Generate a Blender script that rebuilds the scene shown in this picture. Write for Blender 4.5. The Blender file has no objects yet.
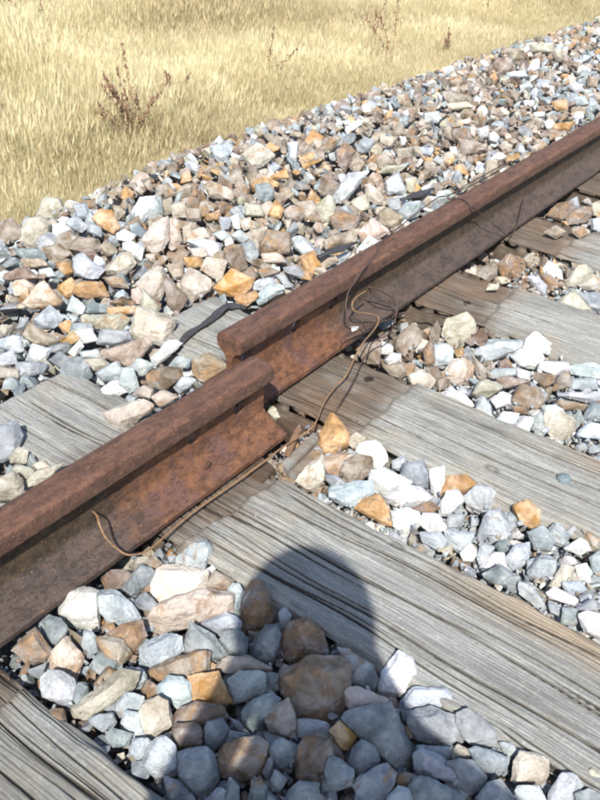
import bpy, bmesh, math, random
import numpy as np
from mathutils import Vector, Matrix, noise

random.seed(11)
RNG = np.random.default_rng(11)
SC = bpy.context.scene
COL = SC.collection

# ------------------------------------------------------------------ camera
CAM_LOC = Vector((-.7519, -.8609, 1.0021))
YAW, PITCH, ROLL, FPX = .598, .5843, .0715, 877.65      # focal length in pixels of a 600 x 800 picture
fwd = Vector((math.cos(PITCH)*math.cos(YAW), math.cos(PITCH)*math.sin(YAW), -math.sin(PITCH)))
_r = fwd.cross(Vector((0, 0, 1))).normalized(); _u = _r.cross(fwd)
RIGHT = math.cos(ROLL)*_r + math.sin(ROLL)*_u
UP = -math.sin(ROLL)*_r + math.cos(ROLL)*_u
cam = bpy.data.cameras.new('camera'); cam_o = bpy.data.objects.new('camera', cam); COL.objects.link(cam_o)
cam_o.matrix_world = Matrix.Translation(CAM_LOC) @ Matrix((RIGHT, UP, -fwd)).transposed().to_4x4()
cam.sensor_fit = 'VERTICAL'; cam.sensor_height = 24.0; cam.lens = 24.0*FPX/800.0
cam.clip_start = .02; cam.clip_end = 3000
SC.camera = cam_o

# ------------------------------------------------------------------ light
SUN_DIR = Vector((-.848, -.530, 1.0)).normalized()      # towards the sun
w = bpy.data.worlds.new('World'); SC.world = w; w.use_nodes = True
nt = w.node_tree; bg = nt.nodes['Background']
sky = nt.nodes.new('ShaderNodeTexSky'); sky.sky_type = 'NISHITA'; sky.sun_disc = False
sky.sun_elevation = math.asin(SUN_DIR.z); sky.sun_rotation = math.atan2(SUN_DIR.x, SUN_DIR.y)
nt.links.new(sky.outputs[0], bg.inputs[0]); bg.inputs[1].default_value = .15
sun = bpy.data.lights.new('sun', 'SUN'); sun.energy = 5.0; sun.angle = math.radians(.55); sun.color = (1, .955, .88)
sun_o = bpy.data.objects.new('sun', sun); COL.objects.link(sun_o)
sun_o.rotation_euler = SUN_DIR.to_track_quat('Z', 'Y').to_euler()
SC.cycles.filter_width = 2.1
SC.view_settings.view_transform = 'Standard'; SC.view_settings.look = 'None'
SC.view_settings.exposure = .80; SC.view_settings.gamma = 1

# ------------------------------------------------------------------ helpers
def at(x, y, z=0.):
    """the point of the horizontal plane z that the picture shows at (x, y)"""
    d = fwd + RIGHT*((x-300)/FPX) - UP*((y-400)/FPX)
    return CAM_LOC + d*((z-CAM_LOC.z)/d.z)
def aty(x, y, Y):
    d = fwd + RIGHT*((x-300)/FPX) - UP*((y-400)/FPX)
    return CAM_LOC + d*((Y-CAM_LOC.y)/d.y)
def props(o, label=None, cat=None, group=None, kind=None):
    for k, v in (('label', label), ('category', cat), ('group', group), ('kind', kind)):
        if v: o[k] = v
    return o
def link(name, me, mat=None, parent=None, loc=None):
    o = bpy.data.objects.new(name, me); COL.objects.link(o)
    if mat: me.materials.append(mat)
    if parent: o.parent = parent
    if loc is not None: o.location = loc
    return o
def mesh_np(name, v, f, smooth=False):
    me = bpy.data.meshes.new(name); v = np.asarray(v, np.float32); f = np.asarray(f, np.int32)
    n, k = f.shape
    me.vertices.add(len(v)); me.vertices.foreach_set('co', v.ravel())
    me.loops.add(n*k); me.loops.foreach_set('vertex_index', f.ravel())
    me.polygons.add(n); me.polygons.foreach_set('loop_start', np.arange(n, dtype=np.int32)*k)
    me.polygons.foreach_set('loop_total', np.full(n, k, np.int32))
    me.polygons.foreach_set('use_smooth', np.full(n, smooth)); me.update(calc_edges=True); me.validate()
    return me
def tube(name, pts, r, mat, parent=None, seg=8, samples=8):
    """a wire through the points (Catmull-Rom), as one mesh"""
    P = [Vector(p) for p in pts]; P = [P[0]*2-P[1]] + P + [P[-1]*2-P[-2]]
    C = []
    for i in range(1, len(P)-2):
        for k in range(samples):
            t = k/samples; a, b, c, d = P[i-1], P[i], P[i+1], P[i+2]
            C.append(.5*((2*b) + (c-a)*t + (2*a-5*b+4*c-d)*t*t + (3*b-a-3*c+d)*t**3))
    C.append(P[-2]); bm = bmesh.new(); rings = []; n = Vector((.3, .2, 1))
    for i, p in enumerate(C):
        t = (C[min(i+1, len(C)-1)] - C[max(i-1, 0)]).normalized()
        n = (n - t*n.dot(t)).normalized(); b = t.cross(n)
        rr = r(i/(len(C)-1)) if callable(r) else r
        rings.append([bm.verts.new(p + (n*math.cos(2*math.pi*k/seg) + b*math.sin(2*math.pi*k/seg))*rr) for k in range(seg)])
    for a, b in zip(rings, rings[1:]):
        for k in range(seg): bm.faces.new((a[k], a[(k+1) % seg], b[(k+1) % seg], b[k]))
    bm.faces.new(rings[0][::-1]); bm.faces.new(rings[-1])
    for f in bm.faces: f.smooth = True
    me = bpy.data.meshes.new(name); bm.to_mesh(me); bm.free()
    return link(name, me, mat, parent)

# ------------------------------------------------------------------ materials
class NT:
    def __init__(s, name, rough=.85, spec=.3):
        s.m = bpy.data.materials.new(name); s.m.use_nodes = True; s.t = s.m.node_tree
        s.b = s.t.nodes['Principled BSDF']; s.b.inputs['Roughness'].default_value = rough
        s.b.inputs['Specular IOR Level'].default_value = spec
    def n(s, typ, ins=None, **kw):
        x = s.t.nodes.new('ShaderNode'+typ)
        for k, v in kw.items(): setattr(x, k, v)
        for k, v in (ins or {}).items():
            if hasattr(v, 'is_output'): s.t.links.new(v, x.inputs[k])
            else: x.inputs[k].default_value = v
        return x
    def noise(s, vec, scale, detail=5, rough=.55, dist=0):
        return s.n('TexNoise', {'Vector': vec, 'Scale': scale, 'Detail': detail, 'Roughness': rough, 'Distortion': dist}).outputs['Fac']
    def ramp(s, fac, lo, hi, a=0., b=1.):
        return s.n('MapRange', {'Value': fac, 'From Min': lo, 'From Max': hi, 'To Min': a, 'To Max': b}).outputs[0]
    def mix(s, fac, a, b, mode='MIX'):
        x = s.n('Mix', data_type='RGBA', blend_type=mode)
        for i, v in ((0, fac), (6, a), (7, b)):
            if hasattr(v, 'is_output'): s.t.links.new(v, x.inputs[i])
            else: x.inputs[i].default_value = v if i == 0 else (*v, 1)
        return x.outputs[2]
    def math(s, op, a, b=0.):
        return s.n('Math', {0: a, 1: b}, operation=op).outputs[0]
    def bump(s, h, dist, strength=1., prev=None):
        ins = {'Height': h, 'Distance': dist, 'Strength': strength}
        if prev: ins['Normal'] = prev
        return s.n('Bump', ins).outputs[0]
    def out(s, col, normal=None, rough=None):
        s.t.links.new(col, s.b.inputs['Base Color'])
        if normal: s.t.links.new(normal, s.b.inputs['Normal'])
        if rough: s.t.links.new(rough, s.b.inputs['Roughness'])
        return s.m
    def scaled(s, vec, sc, off=None):
        ins = {'Vector': vec, 'Scale': sc}
        if off: ins['Location'] = off
        return s.n('Mapping', ins).outputs[0]

def stone_material(name, joined):
    s = NT(name, .78, .32)
    pos = s.n('NewGeometry').outputs['Position'] if joined else s.n('TexCoord').outputs['Object']
    if joined:
        a = s.n('Attribute', attribute_name='stone_colour'); col, stain = a.outputs['Color'], a.outputs['Alpha']
        vec = pos
    else:
        a = s.n('ObjectInfo'); col, stain = a.outputs['Color'], a.outputs['Alpha']
        off = s.n('VectorMath', {0: a.outputs['Random'], 1: (37., 53., 71.)}, operation='MULTIPLY').outputs[0]
        vec = s.n('VectorMath', {0: pos, 1: off}, operation='ADD').outputs[0]
    big = s.noise(vec, 22, 4, .6, .6); mid = s.noise(vec, 85, 6, .65); fine = s.noise(vec, 420, 4, .7)
    base = s.mix(s.ramp(big, .35, .65), s.mix(1., col, (.74, .74, .76), 'MULTIPLY'), s.mix(.22, col, (1, 1, 1)))
    base = s.mix(s.ramp(mid, .3, .7, .0, .55), base, s.mix(1., base, (.62, .60, .58), 'MULTIPLY'))
    # iron staining, with a shape of its own on each stone
    sn = s.noise(vec, 16, 5, .65, 1.2)
    thr = s.math('SUBTRACT', .78, s.math('MULTIPLY', stain, .5))
    sf = s.ramp(s.math('SUBTRACT', sn, thr), -.02, .06)
    rust = s.mix(s.ramp(s.noise(vec, 60, 4), .35, .65), (.34, .205, .095), (.165, .10, .055))
    base = s.mix(s.math('MULTIPLY', sf, .7), base, rust)
    # pale mineral seams running one way through the stone
    vn = s.noise(s.scaled(vec, (.25, 1.8, .5)), 60, 4, .6, .4)
    base = s.mix(s.math('MULTIPLY', s.ramp(vn, .62, .70, 0, .5), s.ramp(big, .42, .6)), base, (.66, .64, .60))
    base = s.mix(s.ramp(fine, .54, .72, 0, .55), base, s.mix(1., base, (.45, .44, .44), 'MULTIPLY'))
    flake = s.noise(s.scaled(vec, (1, .45, 1.7)), 48, 3, .5, .8)
    nrm = s.bump(s.math('ABSOLUTE', s.math('SUBTRACT', flake, .5)), .012, .6); nrm = s.bump(s.noise(vec, 110, 6, .65), .006, .7, nrm); nrm = s.bump(s.noise(vec, 420, 5, .75), .0022, .9, nrm)
    return s.out(base, nrm, s.ramp(mid, .3, .7, .62, .92))
M_STONE = stone_material('ballast_stone_surface', False)
M_STUFF = stone_material('ballast_fill_surface', True)

def wood_material(name, seat=False, sleeper=True):
    s = NT(name, .88, .2); tc = s.n('TexCoord').outputs['Object']
    rnd = s.n('ObjectInfo').outputs['Random']
    vec = s.n('VectorMath', {0: tc, 1: s.n('VectorMath', {0: rnd, 1: (9., 4., 3.)}, operation='MULTIPLY').outputs[0]}, operation='ADD').outputs[0]
    wob = s.noise(s.scaled(vec, (3, 1.2, 3)), 1.5, 3)
    v2 = s.n('CombineXYZ', {0: s.math('ADD', s.n('SeparateXYZ', {0: vec}).outputs[0], s.math('MULTIPLY', wob, .05)),
                            1: s.n('SeparateXYZ', {0: vec}).outputs[1], 2: s.n('SeparateXYZ', {0: vec}).outputs[2]}).outputs[0]
    g1 = s.noise(s.scaled(v2, (1, .055, .5)), 170, 7, .75); g2 = s.noise(s.scaled(v2, (1, .09, .6)), 420, 5, .75)
    g3 = s.noise(s.scaled(v2, (1, .12, 1)), 26, 4, .6); blot = s.noise(vec, 5, 5, .6)
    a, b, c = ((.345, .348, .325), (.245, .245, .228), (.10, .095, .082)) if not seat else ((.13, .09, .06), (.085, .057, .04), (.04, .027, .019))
    col = s.mix(s.ramp(g3, .3, .7), a, b)
    col = s.mix(s.ramp(g1, .40, .68, 0, .7), col, c)
    col = s.mix(s.ramp(g2, .5, .72, 0, .55), col, c)
    col = s.mix(s.ramp(s.noise(vec, 190, 5, .75), .5, .68, 0, .5), col, s.mix(1., col, (.50, .49, .44), 'MULTIPLY')); col = s.mix(s.ramp(s.noise(vec, 120, 5, .75), .56, .7, 0, .4), col, (.46, .46, .40) if not seat else b)
    if sleeper:
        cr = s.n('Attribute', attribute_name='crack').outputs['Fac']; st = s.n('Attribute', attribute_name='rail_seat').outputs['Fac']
    if not seat:
        col = s.mix(s.ramp(blot, .52, .72, 0, .55), col, s.mix(s.ramp(g1, .4, .6), (.34, .29, .21), (.20, .155, .10)))
        sep = s.n('SeparateXYZ', {0: tc})                      # rust-brown wash under and beside the rail, ochre band along one edge
        d = s.ramp(s.math('ABSOLUTE', sep.outputs[1]), .10, .19, .6, 0.)
        col = s.mix(s.math('MULTIPLY', d, s.ramp(s.noise(s.scaled(vec, (1, .5, 1)), 18, 4), .35, .6)), col, (.17, .105, .062))
        e = s.math('MULTIPLY', s.ramp(s.math('ADD', sep.outputs[0], s.math('MULTIPLY', s.noise(vec, 9), .05)), .06, .12), s.ramp(sep.outputs[1], -.42, -.62))
        col = s.mix(s.math('MULTIPLY', e, .5), col, (.30, .20, .10))
        dk = s.noise(s.scaled(vec, (1, .25, 1)), 9, 5, .65)
        col = s.mix(s.ramp(dk, .5, .68, 0, .6), col, s.mix(1., col, (.45, .44, .43), 'MULTIPLY'))
    if sleeper:
        sf = s.math('ADD', st, s.math('MULTIPLY', s.math('SUBTRACT', s.noise(s.scaled(v2, (1, .09, 1)), 60, 5, .7), .5), 1.5))
        sf = s.ramp(s.math('ADD', sf, s.math('MULTIPLY', s.math('SUBTRACT', s.noise(vec, 14, 4), .5), .9)), .2, 1.0, 0, .88)
        brown = s.mix(s.ramp(g1, .4, .62), (.118, .088, .063), (.05, .038, .029)); brown = s.mix(s.ramp(blot, .5, .65, 0, .5), brown, (.15, .085, .052))
        col = s.mix(sf, col, brown)
        col = s.mix(s.ramp(cr, .05, .55, 0, .93), col, (.028, .023, .018))  # shade and dirt inside the cracks, painted into the wood colour
    nrm = s.bump(g1, .0035, .9); nrm = s.bump(g2, .0012, .8, nrm)
    return s.out(col, nrm)
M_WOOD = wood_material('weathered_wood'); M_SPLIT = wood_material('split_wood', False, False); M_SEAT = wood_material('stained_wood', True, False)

def rust_material(name, joint_x, sgn):
    s = NT(name, .72, .35); tc = s.n('TexCoord').outputs['Object']; sep = s.n('SeparateXYZ', {0: tc})
    x, y, z = sep.outputs
    n1 = s.noise(tc, 14, 6, .65); n2 = s.noise(tc, 70, 6, .7); n3 = s.noise(tc, 380, 4, .7)
    st = s.noise(s.scaled(tc, (.15, 1, 1)), 60, 5, .6)
    head = s.mix(s.ramp(n2, .35, .65), (.108, .051, .032), (.066, .033, .022))
    head = s.mix(s.ramp(st, .4, .7, 0, .6), head, (.175, .085, .052))
    head = s.mix(s.ramp(y, -.0285, -.0315), head, s.mix(s.ramp(n2, .35, .65), (.105, .055, .036), (.065, .036, .028)))
    web = s.mix(s.ramp(n2, .38, .62), (.070, .046, .026), (.030, .020, .014))
    foot = s.mix(s.ramp(n1, .35, .65), (.082, .056, .044), (.052, .039, .034))
    body = s.mix(s.ramp(z, .046, .040), web, foot)
    dist = s.math('ABSOLUTE', s.math('SUBTRACT', x, joint_x))
    jm = s.ramp(s.math('ADD', dist, s.math('MULTIPLY', s.noise(tc, 16, 4), .16)), .40, .50, 1., 0.)   # where the fishplate used to be
    jc = s.mix(s.ramp(n2, .35, .6), (.175, .078, .036), (.095, .042, .023))
    jc = s.mix(s.ramp(n1, .5, .62, 0, .85), jc, (.10, .052, .045))
    body = s.mix(jm, body, jc)
    col = s.mix(s.ramp(z, .112, .116), body, head)
    col = s.mix(s.ramp(n3, .55, .75, 0, .5), col, (.035, .022, .018))
    col = s.mix(s.ramp(s.noise(tc, 240, 3), .64, .72, 0, .55), col, (.36, .16, .07))
    pit = s.n('TexVoronoi', {'Vector': tc, 'Scale': 150.}).outputs['Distance']; scale_ = s.noise(s.scaled(tc, (.5, 1, 1)), 62, 6, .8, .25)
    col = s.mix(s.ramp(scale_, .55, .66, 0, .32), col, s.mix(1., col, (.5, .46, .45), 'MULTIPLY')); col = s.mix(s.ramp(scale_, .42, .32, 0, .25), col, s.mix(.35, col, (.33, .15, .06)))
    nrm = s.bump(s.ramp(scale_, .52, .60), .0016, .8); nrm = s.bump(n2, .004, .6, nrm); nrm = s.bump(s.ramp(pit, 0, .4), .0012, .5, nrm); nrm = s.bump(n3, .0012, .9, nrm)
    return s.out(col, nrm, s.ramp(n1, .3, .7, .6, .9))

def simple(name, c1, c2, scale=120, rough=.7, dist=.0008):
    s = NT(name, rough); tc = s.n('TexCoord').outputs['Object']; n = s.noise(tc, scale, 5, .6)
    return s.out(s.mix(s.ramp(n, .35, .65), c1, c2), s.bump(n, dist, .7))

def ground_material(name, a, b, scale):
    s = NT(name, .95, .1); p = s.n('NewGeometry').outputs['Position']
    n = s.noise(p, scale, 8, .7); n2 = s.noise(p, scale*.12, 4, .6)
    col = s.mix(s.ramp(n, .3, .7), a, b); col = s.mix(s.ramp(n2, .4, .6, 0, .5), col, b)
    return s.out(col, s.bump(n, .02, .8))

# ------------------------------------------------------------------ ground
def ground_sheet():
    s = 1500.; ys = [-s, -80, -20, -5, 1.0, 5, 20, 80, s]; xs = [-s, -60, -10, 0, 10, 60, s]
    v = [(x, y, -.16) for y in ys for x in xs]; k = len(xs)
    f = [(j*k+i, j*k+i+1, (j+1)*k+i+1, (j+1)*k+i) for j in range(len(ys)-1) for i in range(k-1)]
    props(link('ground', mesh_np('ground', v, f), ground_material('dry_soil', (.43, .36, .21), (.32, .265, .15), 14)), kind='structure')
ground_sheet()

def surf(x, y):
    """height of the top of the ballast"""
    if y > .10:
        h = .045*min(1, max(0, (x-.75)/.5))*min(1, (y-.1)/.2)
        h += .05*math.exp(-((y-.85)/.32)**2) * min(1, max(.2, (x-.2)/1.2))
        if y > 1.12: h -= .9*(y-1.12)
        return h - .005
    return -.012 if y < -.075 else -.045
def ballast_bed():
    nx, ny = 300, 84; xs = np.linspace(-2.2, 9.6, nx); ys = np.linspace(-1.45, 1.5, ny)
    v = [(x, y, min(surf(x, y), -.0)-.075 + .02*noise.noise(Vector((x*18, y*18, 0)))) for y in ys for x in xs]
    f = [(j*nx+i, j*nx+i+1, (j+1)*nx+i+1, (j+1)*nx+i) for j in range(ny-1) for i in range(nx-1)]
    props(link('ballast_bed', mesh_np('ballast_bed', v, f), ground_material('ballast_grit', (.26, .24, .21), (.15, .135, .12), 60)), kind='structure')
ballast_bed()

# ------------------------------------------------------------------ sleepers
SLEEPERS = [(-1.08, 0), (-.4369, 1), (.1532, 1), (.6084, 1), (1.2047, 1), (1.745, 1), (2.35, 0), (2.95, 0), (3.55, 0), (4.15, 0), (4.75, 0)]
SL_Y0, SL_Y1, SL_W, SL_H = -1.44, .442, .25, .13
def sleeper(cx, fine, seed, label, cracks, seat_to, skew=0., knots=()):
    rn = np.random.default_rng(seed)
    nx, ny = (260, 330) if fine else (24, 60)
    xs = np.linspace(-SL_W/2, SL_W/2, nx); ys = np.linspace(SL_Y0, SL_Y1, ny)
    X, Y = np.meshgrid(xs, ys); Z = np.zeros_like(X)
    # wandering grain
    wan = sum(a*np.sin(Y*f+p+X*3) for a, f, p in ((.006, 3.1, seed), (.0025, 9.7, seed*2), (.0012, 23., seed*3)))
    U = X + wan
    def rid(freq, amp, yf):
        n = 0
        for k in range(6):
            f = freq*(.6+rn.random()*.9); p = rn.random()*9
            n = n + np.sin(U*f + p + 1.2*np.sin(Y*yf*(.5+rn.random()) + rn.random()*9))
        return amp*n/6
    Z += rid(420, .0013, 3) + rid(900, .0010, 6) + rid(90, .0016, 1.5); CR = np.zeros_like(X)
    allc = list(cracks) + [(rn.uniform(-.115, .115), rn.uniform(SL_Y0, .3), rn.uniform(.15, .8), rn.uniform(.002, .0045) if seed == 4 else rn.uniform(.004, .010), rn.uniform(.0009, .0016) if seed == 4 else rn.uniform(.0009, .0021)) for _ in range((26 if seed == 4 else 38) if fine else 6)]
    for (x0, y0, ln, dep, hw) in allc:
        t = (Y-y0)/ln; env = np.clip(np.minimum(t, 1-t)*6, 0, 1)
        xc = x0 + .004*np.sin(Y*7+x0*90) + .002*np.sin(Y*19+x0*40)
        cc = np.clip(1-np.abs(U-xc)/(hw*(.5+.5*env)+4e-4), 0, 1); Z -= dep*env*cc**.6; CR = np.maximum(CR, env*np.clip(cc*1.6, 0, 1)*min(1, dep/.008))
    # knots and broken flakes
    for kx, ky in knots:
        d = np.hypot((X-kx)*1., (Y-ky)*.55)
        Z += .0022*np.cos(d*300)*np.exp(-(d/.013)**2) - .004*np.exp(-(d/.004)**2); CR = np.maximum(CR, .35*np.exp(-((d-.006)/.003)**2))
    # worn arrises
    e = (SL_W/2 - np.abs(X)); wn = .008 + .006*np.sin(Y*11+seed) + .005*np.sin(Y*29+seed*2) + .004*np.sin(Y*83+seed)
    Z -= np.clip(1 - e/np.clip(wn+.008, .004, 1), 0, 1)**2*.014
    e = (SL_Y1 - Y); Z -= np.clip(1-e/.015, 0, 1)**2*.01
    # adzed seat for the rail
    s0, s1 = seat_to; edge = s0 + .10*X*math.sin(seed*2.1) + .003*np.sin(X*70+seed) + .003*np.sin(X*31+seed)
    Z -= .012*np.clip((Y-edge)/.006, 0, 1)*np.clip((s1-Y)/.006, 0, 1)
    ST = np.clip(.5+(Y-edge)/.09, 0, 1)*np.clip(.5+(s1-Y)/.09, 0, 1)
    xe = .002*np.sin(Y*17+seed)+.0015*np.sin(Y*41)+.003*np.sin(Y*4+seed)
    Xw = X + np.sign(X)*xe*(np.abs(X) > SL_W/2-.003)
    top = np.stack([Xw, Y, Z], -1).reshape(-1, 3)
    f = [np.array([[j*nx+i, j*nx+i+1, (j+1)*nx+i+1, (j+1)*nx+i] for i in range(nx-1)]) for j in range(ny-1)]
    f = np.concatenate(f)
    # skirt down the sides and ends, then the underside
    loop = [(0, i) for i in range(nx)] + [(j, nx-1) for j in range(1, ny)] + [(ny-1, i) for i in range(nx-2, -1, -1)] + [(j, 0) for j in range(ny-2, 0, -1)]
    idx = np.array([j*nx+i for j, i in loop]); L = len(idx); rows = [idx]; V = [top]; base = len(top)
    for d in (.012, .035, .07, SL_H):
        r = top[idx].copy(); r[:, 2] = -d; jit = .002*np.sin(r[:, 1]*90*d*30+seed)+.0015*np.sin(d*900+r[:, 1]*6)
        r[:, 0] += np.sign(r[:, 0])*jit; V.append(r); rows.append(base+np.arange(L)); base += L
    for a, b in zip(rows, rows[1:]):
        f = np.concatenate([f, np.stack([a, b, np.roll(b, -1), np.roll(a, -1)], 1)])
    me = mesh_np('wooden_sleeper', np.concatenate(V), f, True)
    bm = bmesh.new(); bm.from_mesh(me); bm.faces.ensure_lookup_table(); bm.verts.ensure_lookup_table()
    bm.faces.new([bm.verts[i] for i in rows[-1]]); bmesh.ops.recalc_face_normals(bm, faces=bm.faces); bm.to_mesh(me); bm.free()
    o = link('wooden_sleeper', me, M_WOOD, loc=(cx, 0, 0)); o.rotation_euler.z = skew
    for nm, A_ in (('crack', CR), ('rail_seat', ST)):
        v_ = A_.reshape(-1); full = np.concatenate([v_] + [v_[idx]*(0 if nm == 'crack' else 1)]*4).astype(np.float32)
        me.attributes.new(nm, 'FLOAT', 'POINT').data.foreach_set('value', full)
    props(o, label, 'railway sleeper', 'hidden sleepers under the far rail' if label.startswith('sleeper hidden') else 'wooden sleepers under the rail')
    return o
sl_info = [
 ('weathered sleeper buried in ballast off the bottom corner', [], (-.13, .19)),
 ('grey weathered sleeper across the bottom corner, nearest the picture edge', [(.02, -.9, .8, .006, .002), (.07, -.7, .6, .007, .002)], (-.155, .19)),
 ('long grey cracked sleeper under the nearer rail end, shadow of a head on it', [(-.02, .19, .22, .016, .0040), (.055, -.45, .3, .012, .0030), (.0, -.95, .75, .015, .0036), (.085, -.36, .2, .012, .003), (-.06, -1.1, .95, .014, .0034), (-.09, -.7, .6, .01, .0028), (.03, -1.1, .6, .012, .003)], (-.125, .18)),
 ('grey sleeper with a blue-grey bolt head, black strap on its far end', [(-.03, -1.1, 1.0, .016, .0038), (.06, -.7, .4, .01, .0028), (.0, .19, .2, .012, .003)], (-.16, .20)),
 ('pale grey sleeper with a long dark split, third up from the bottom corner one', [(-.05, -1.0, .95, .016, .0045)], (-.13, .19)),
 ('short visible stretch of sleeper by the right picture edge', [], (-.115, .19)),
]
for i, (cx, fine) in enumerate(SLEEPERS):
    if i < len(sl_info): lb, ck, st = sl_info[i]
    else: lb, ck, st = 'sleeper hidden behind the far rail and buried under ballast', [], (-.13, .19)
    kn = {2: [(397, 546)], 3: [(492, 468)]}.get(i, []); kn = [(at(x, y).x-cx, at(x, y).y) for x, y in kn]
    so = sleeper(cx, fine, i+3, lb, ck, st, 0., kn)
    if i == 3:
        bm = bmesh.new()                      # round-headed bolt
        for rr, z0 in ((.0125, 0), (.0118, .005), (.008, .0085), (.003, .0098)):
            pass
        prof = [(.0135, -.002), (.0135, .003), (.0115, .0065), (.007, .0088), (.0, .0095)]; rings = []
        for rr, zz in prof[:-1]: rings.append([bm.verts.new((rr*math.cos(k*math.pi/8), rr*math.sin(k*math.pi/8), zz)) for k in range(16)])
        tip = bm.verts.new((0, 0, prof[-1][1]))
        for a, b in zip(rings, rings[1:]):
            for k in range(16): bm.faces.new((a[k], a[(k+1) % 16], b[(k+1) % 16], b[k])).smooth = True
        for k in range(16): bm.faces.new((rings[-1][k], rings[-1][(k+1) % 16], tip)).smooth = True
        me = bpy.data.meshes.new('bolt'); bm.to_mesh(me); bm.free()
        p = at(564, 478, .004)
        link('bolt', me, simple('blue_grey_steel', (.15, .19, .20), (.09, .12, .13), 300, .7, .002), so, (p.x-cx, p.y, .001))
    # empty spike holes in the rail seat: a shallow ring each, the hole's shade put into its dark colour
    if i in (2, 3, 4, 5):
        for (px, py) in {2: [], 3: [(369, 379)], 4: [(467, 303)], 5: [(556, 238)]}[i]:
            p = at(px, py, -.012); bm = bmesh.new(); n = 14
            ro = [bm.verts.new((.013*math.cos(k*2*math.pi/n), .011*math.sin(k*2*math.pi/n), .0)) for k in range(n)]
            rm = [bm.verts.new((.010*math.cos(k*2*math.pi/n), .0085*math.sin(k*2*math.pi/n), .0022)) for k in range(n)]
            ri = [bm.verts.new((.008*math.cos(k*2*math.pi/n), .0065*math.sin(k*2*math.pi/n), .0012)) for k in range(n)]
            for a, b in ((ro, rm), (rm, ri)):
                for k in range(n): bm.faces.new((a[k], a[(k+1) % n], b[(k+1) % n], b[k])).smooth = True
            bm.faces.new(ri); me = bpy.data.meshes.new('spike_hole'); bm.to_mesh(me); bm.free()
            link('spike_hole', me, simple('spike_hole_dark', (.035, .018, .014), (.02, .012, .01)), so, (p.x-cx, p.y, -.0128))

# ------------------------------------------------------------------ rails
def rail_profile():
    H, hw, fw = .149, .031, .069
    right = [(0, 0), (fw-.001, 0), (fw, .0015), (fw, .0105), (fw-.002, .0125), (.034, .0235), (.018, .033), (.0105, .044), (.0075, .058),
             (.0070, .075), (.0075, .092), (.0105, .104), (.019, .1115), (hw-.002, .1165), (hw, .119), (hw, .137), (hw-.0022, .1445), (hw-.008, .148), (hw-.018, .1489), (0, H)]
    return right + [(-x, z) for x, z in right[-2:0:-1]]
def rail(name, x0, x1, y, ang, mat, label, holes):
    pr = rail_profile(); n = len(pr); step = .012; m = max(2, int((x1-x0)/step)) + 1
    bm = bmesh.new(); R = []
    for k in range(m):
        x = x0 + (x1-x0)*k/(m-1); ring = []
        end = min(k, m-1-k) == 0
        for (py, pz) in pr:
            j = .0007*noise.noise(Vector((x*30, py*200, pz*200))) + .0006*noise.noise(Vector((x*130, py*300, pz*300)))
            xx = x
            if end: xx += .0030*noise.noise(Vector((py*90, pz*90, x))) + .0015*noise.noise(Vector((py*330, pz*330, x))) 
            ring.append(bm.verts.new((xx, py*(1+0) + j, pz + .0005*noise.noise(Vector((x*22, py*150+5, pz*90))))))
        R.append(ring)
    for a, b in zip(R, R[1:]):
        for k in range(n):
            f = bm.faces.new((a[k], b[k], b[(k+1) % n], a[(k+1) % n]))
    c0 = bm.faces.new(R[0]); c1 = bm.faces.new(R[-1][::-1])
    bmesh.ops.recalc_face_normals(bm, faces=bm.faces)
    me = bpy.data.meshes.new(name); bm.to_mesh(me); bm.free()
    o = link(name, me, mat, loc=(0, y, 0.0005)); o.rotation_euler.z = ang
    if holes:                                   # fishplate bolt holes drilled through the web
        bm = bmesh.new()
        for hx in holes:
            ret = bmesh.ops.create_cone(bm, cap_ends=True, segments=20, radius1=.0165, radius2=.0165, depth=.06)
            bmesh.ops.rotate(bm, verts=ret['verts'], cent=(0, 0, 0), matrix=Matrix.Rotation(math.pi/2, 3, 'X'))
            bmesh.ops.translate(bm, verts=ret['verts'], vec=(hx, 0, .082))
        cm = bpy.data.meshes.new('cutter'); bm.to_mesh(cm); bm.free(); co = bpy.data.objects.new('cutter', cm); COL.objects.link(co)
        co.location = o.location; co.rotation_euler = o.rotation_euler
        md = o.modifiers.new('holes', 'BOOLEAN'); md.object = co; md.operation = 'DIFFERENCE'; md.solver = 'EXACT'
        bpy.context.view_layer.update(); dg = bpy.context.evaluated_depsgraph_get()
        new = bpy.data.meshes.new_from_object(o.evaluated_get(dg)); o.modifiers.clear(); o.data = new
        bpy.data.objects.remove(co); me = new
    for p in me.polygons: p.use_smooth = True
    me.set_sharp_from_angle(angle=math.radians(32))
    return props(o, label, 'rail', 'rusty rail lengths meeting out of line')
front = rail('rail', -2.4, .3754, 0, 0, rust_material('rusty_steel_near', .375, -1), 'nearer rusty rail running off the left edge, its cut end towards the joint', (.303-.0, .179))
back = rail('rail', .4046, 9.5, .0985, .0158, rust_material('rusty_steel_far', .4046, 1), 'farther rusty rail set back from the joint and running off top right', (.452, .625, .77))
# scab of old dark grease spots on the foot of the nearer rail: old bolt stub
bm = bmesh.new(); ret = bmesh.ops.create_icosphere(bm, subdivisions=2, radius=.009)
for v_ in bm.verts: v_.co = Vector((v_.co.x*1.1, v_.co.y*.5, v_.co.z)) * (1+.25*noise.noise(v_.co*300))
me = bpy.data.meshes.new('rust_nodule'); bm.to_mesh(me); bm.free()
link('rust_nodule', me, simple('dark_rust', (.09, .045, .03), (.05, .03, .022)), front, (.183, -.034, .029))

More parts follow.
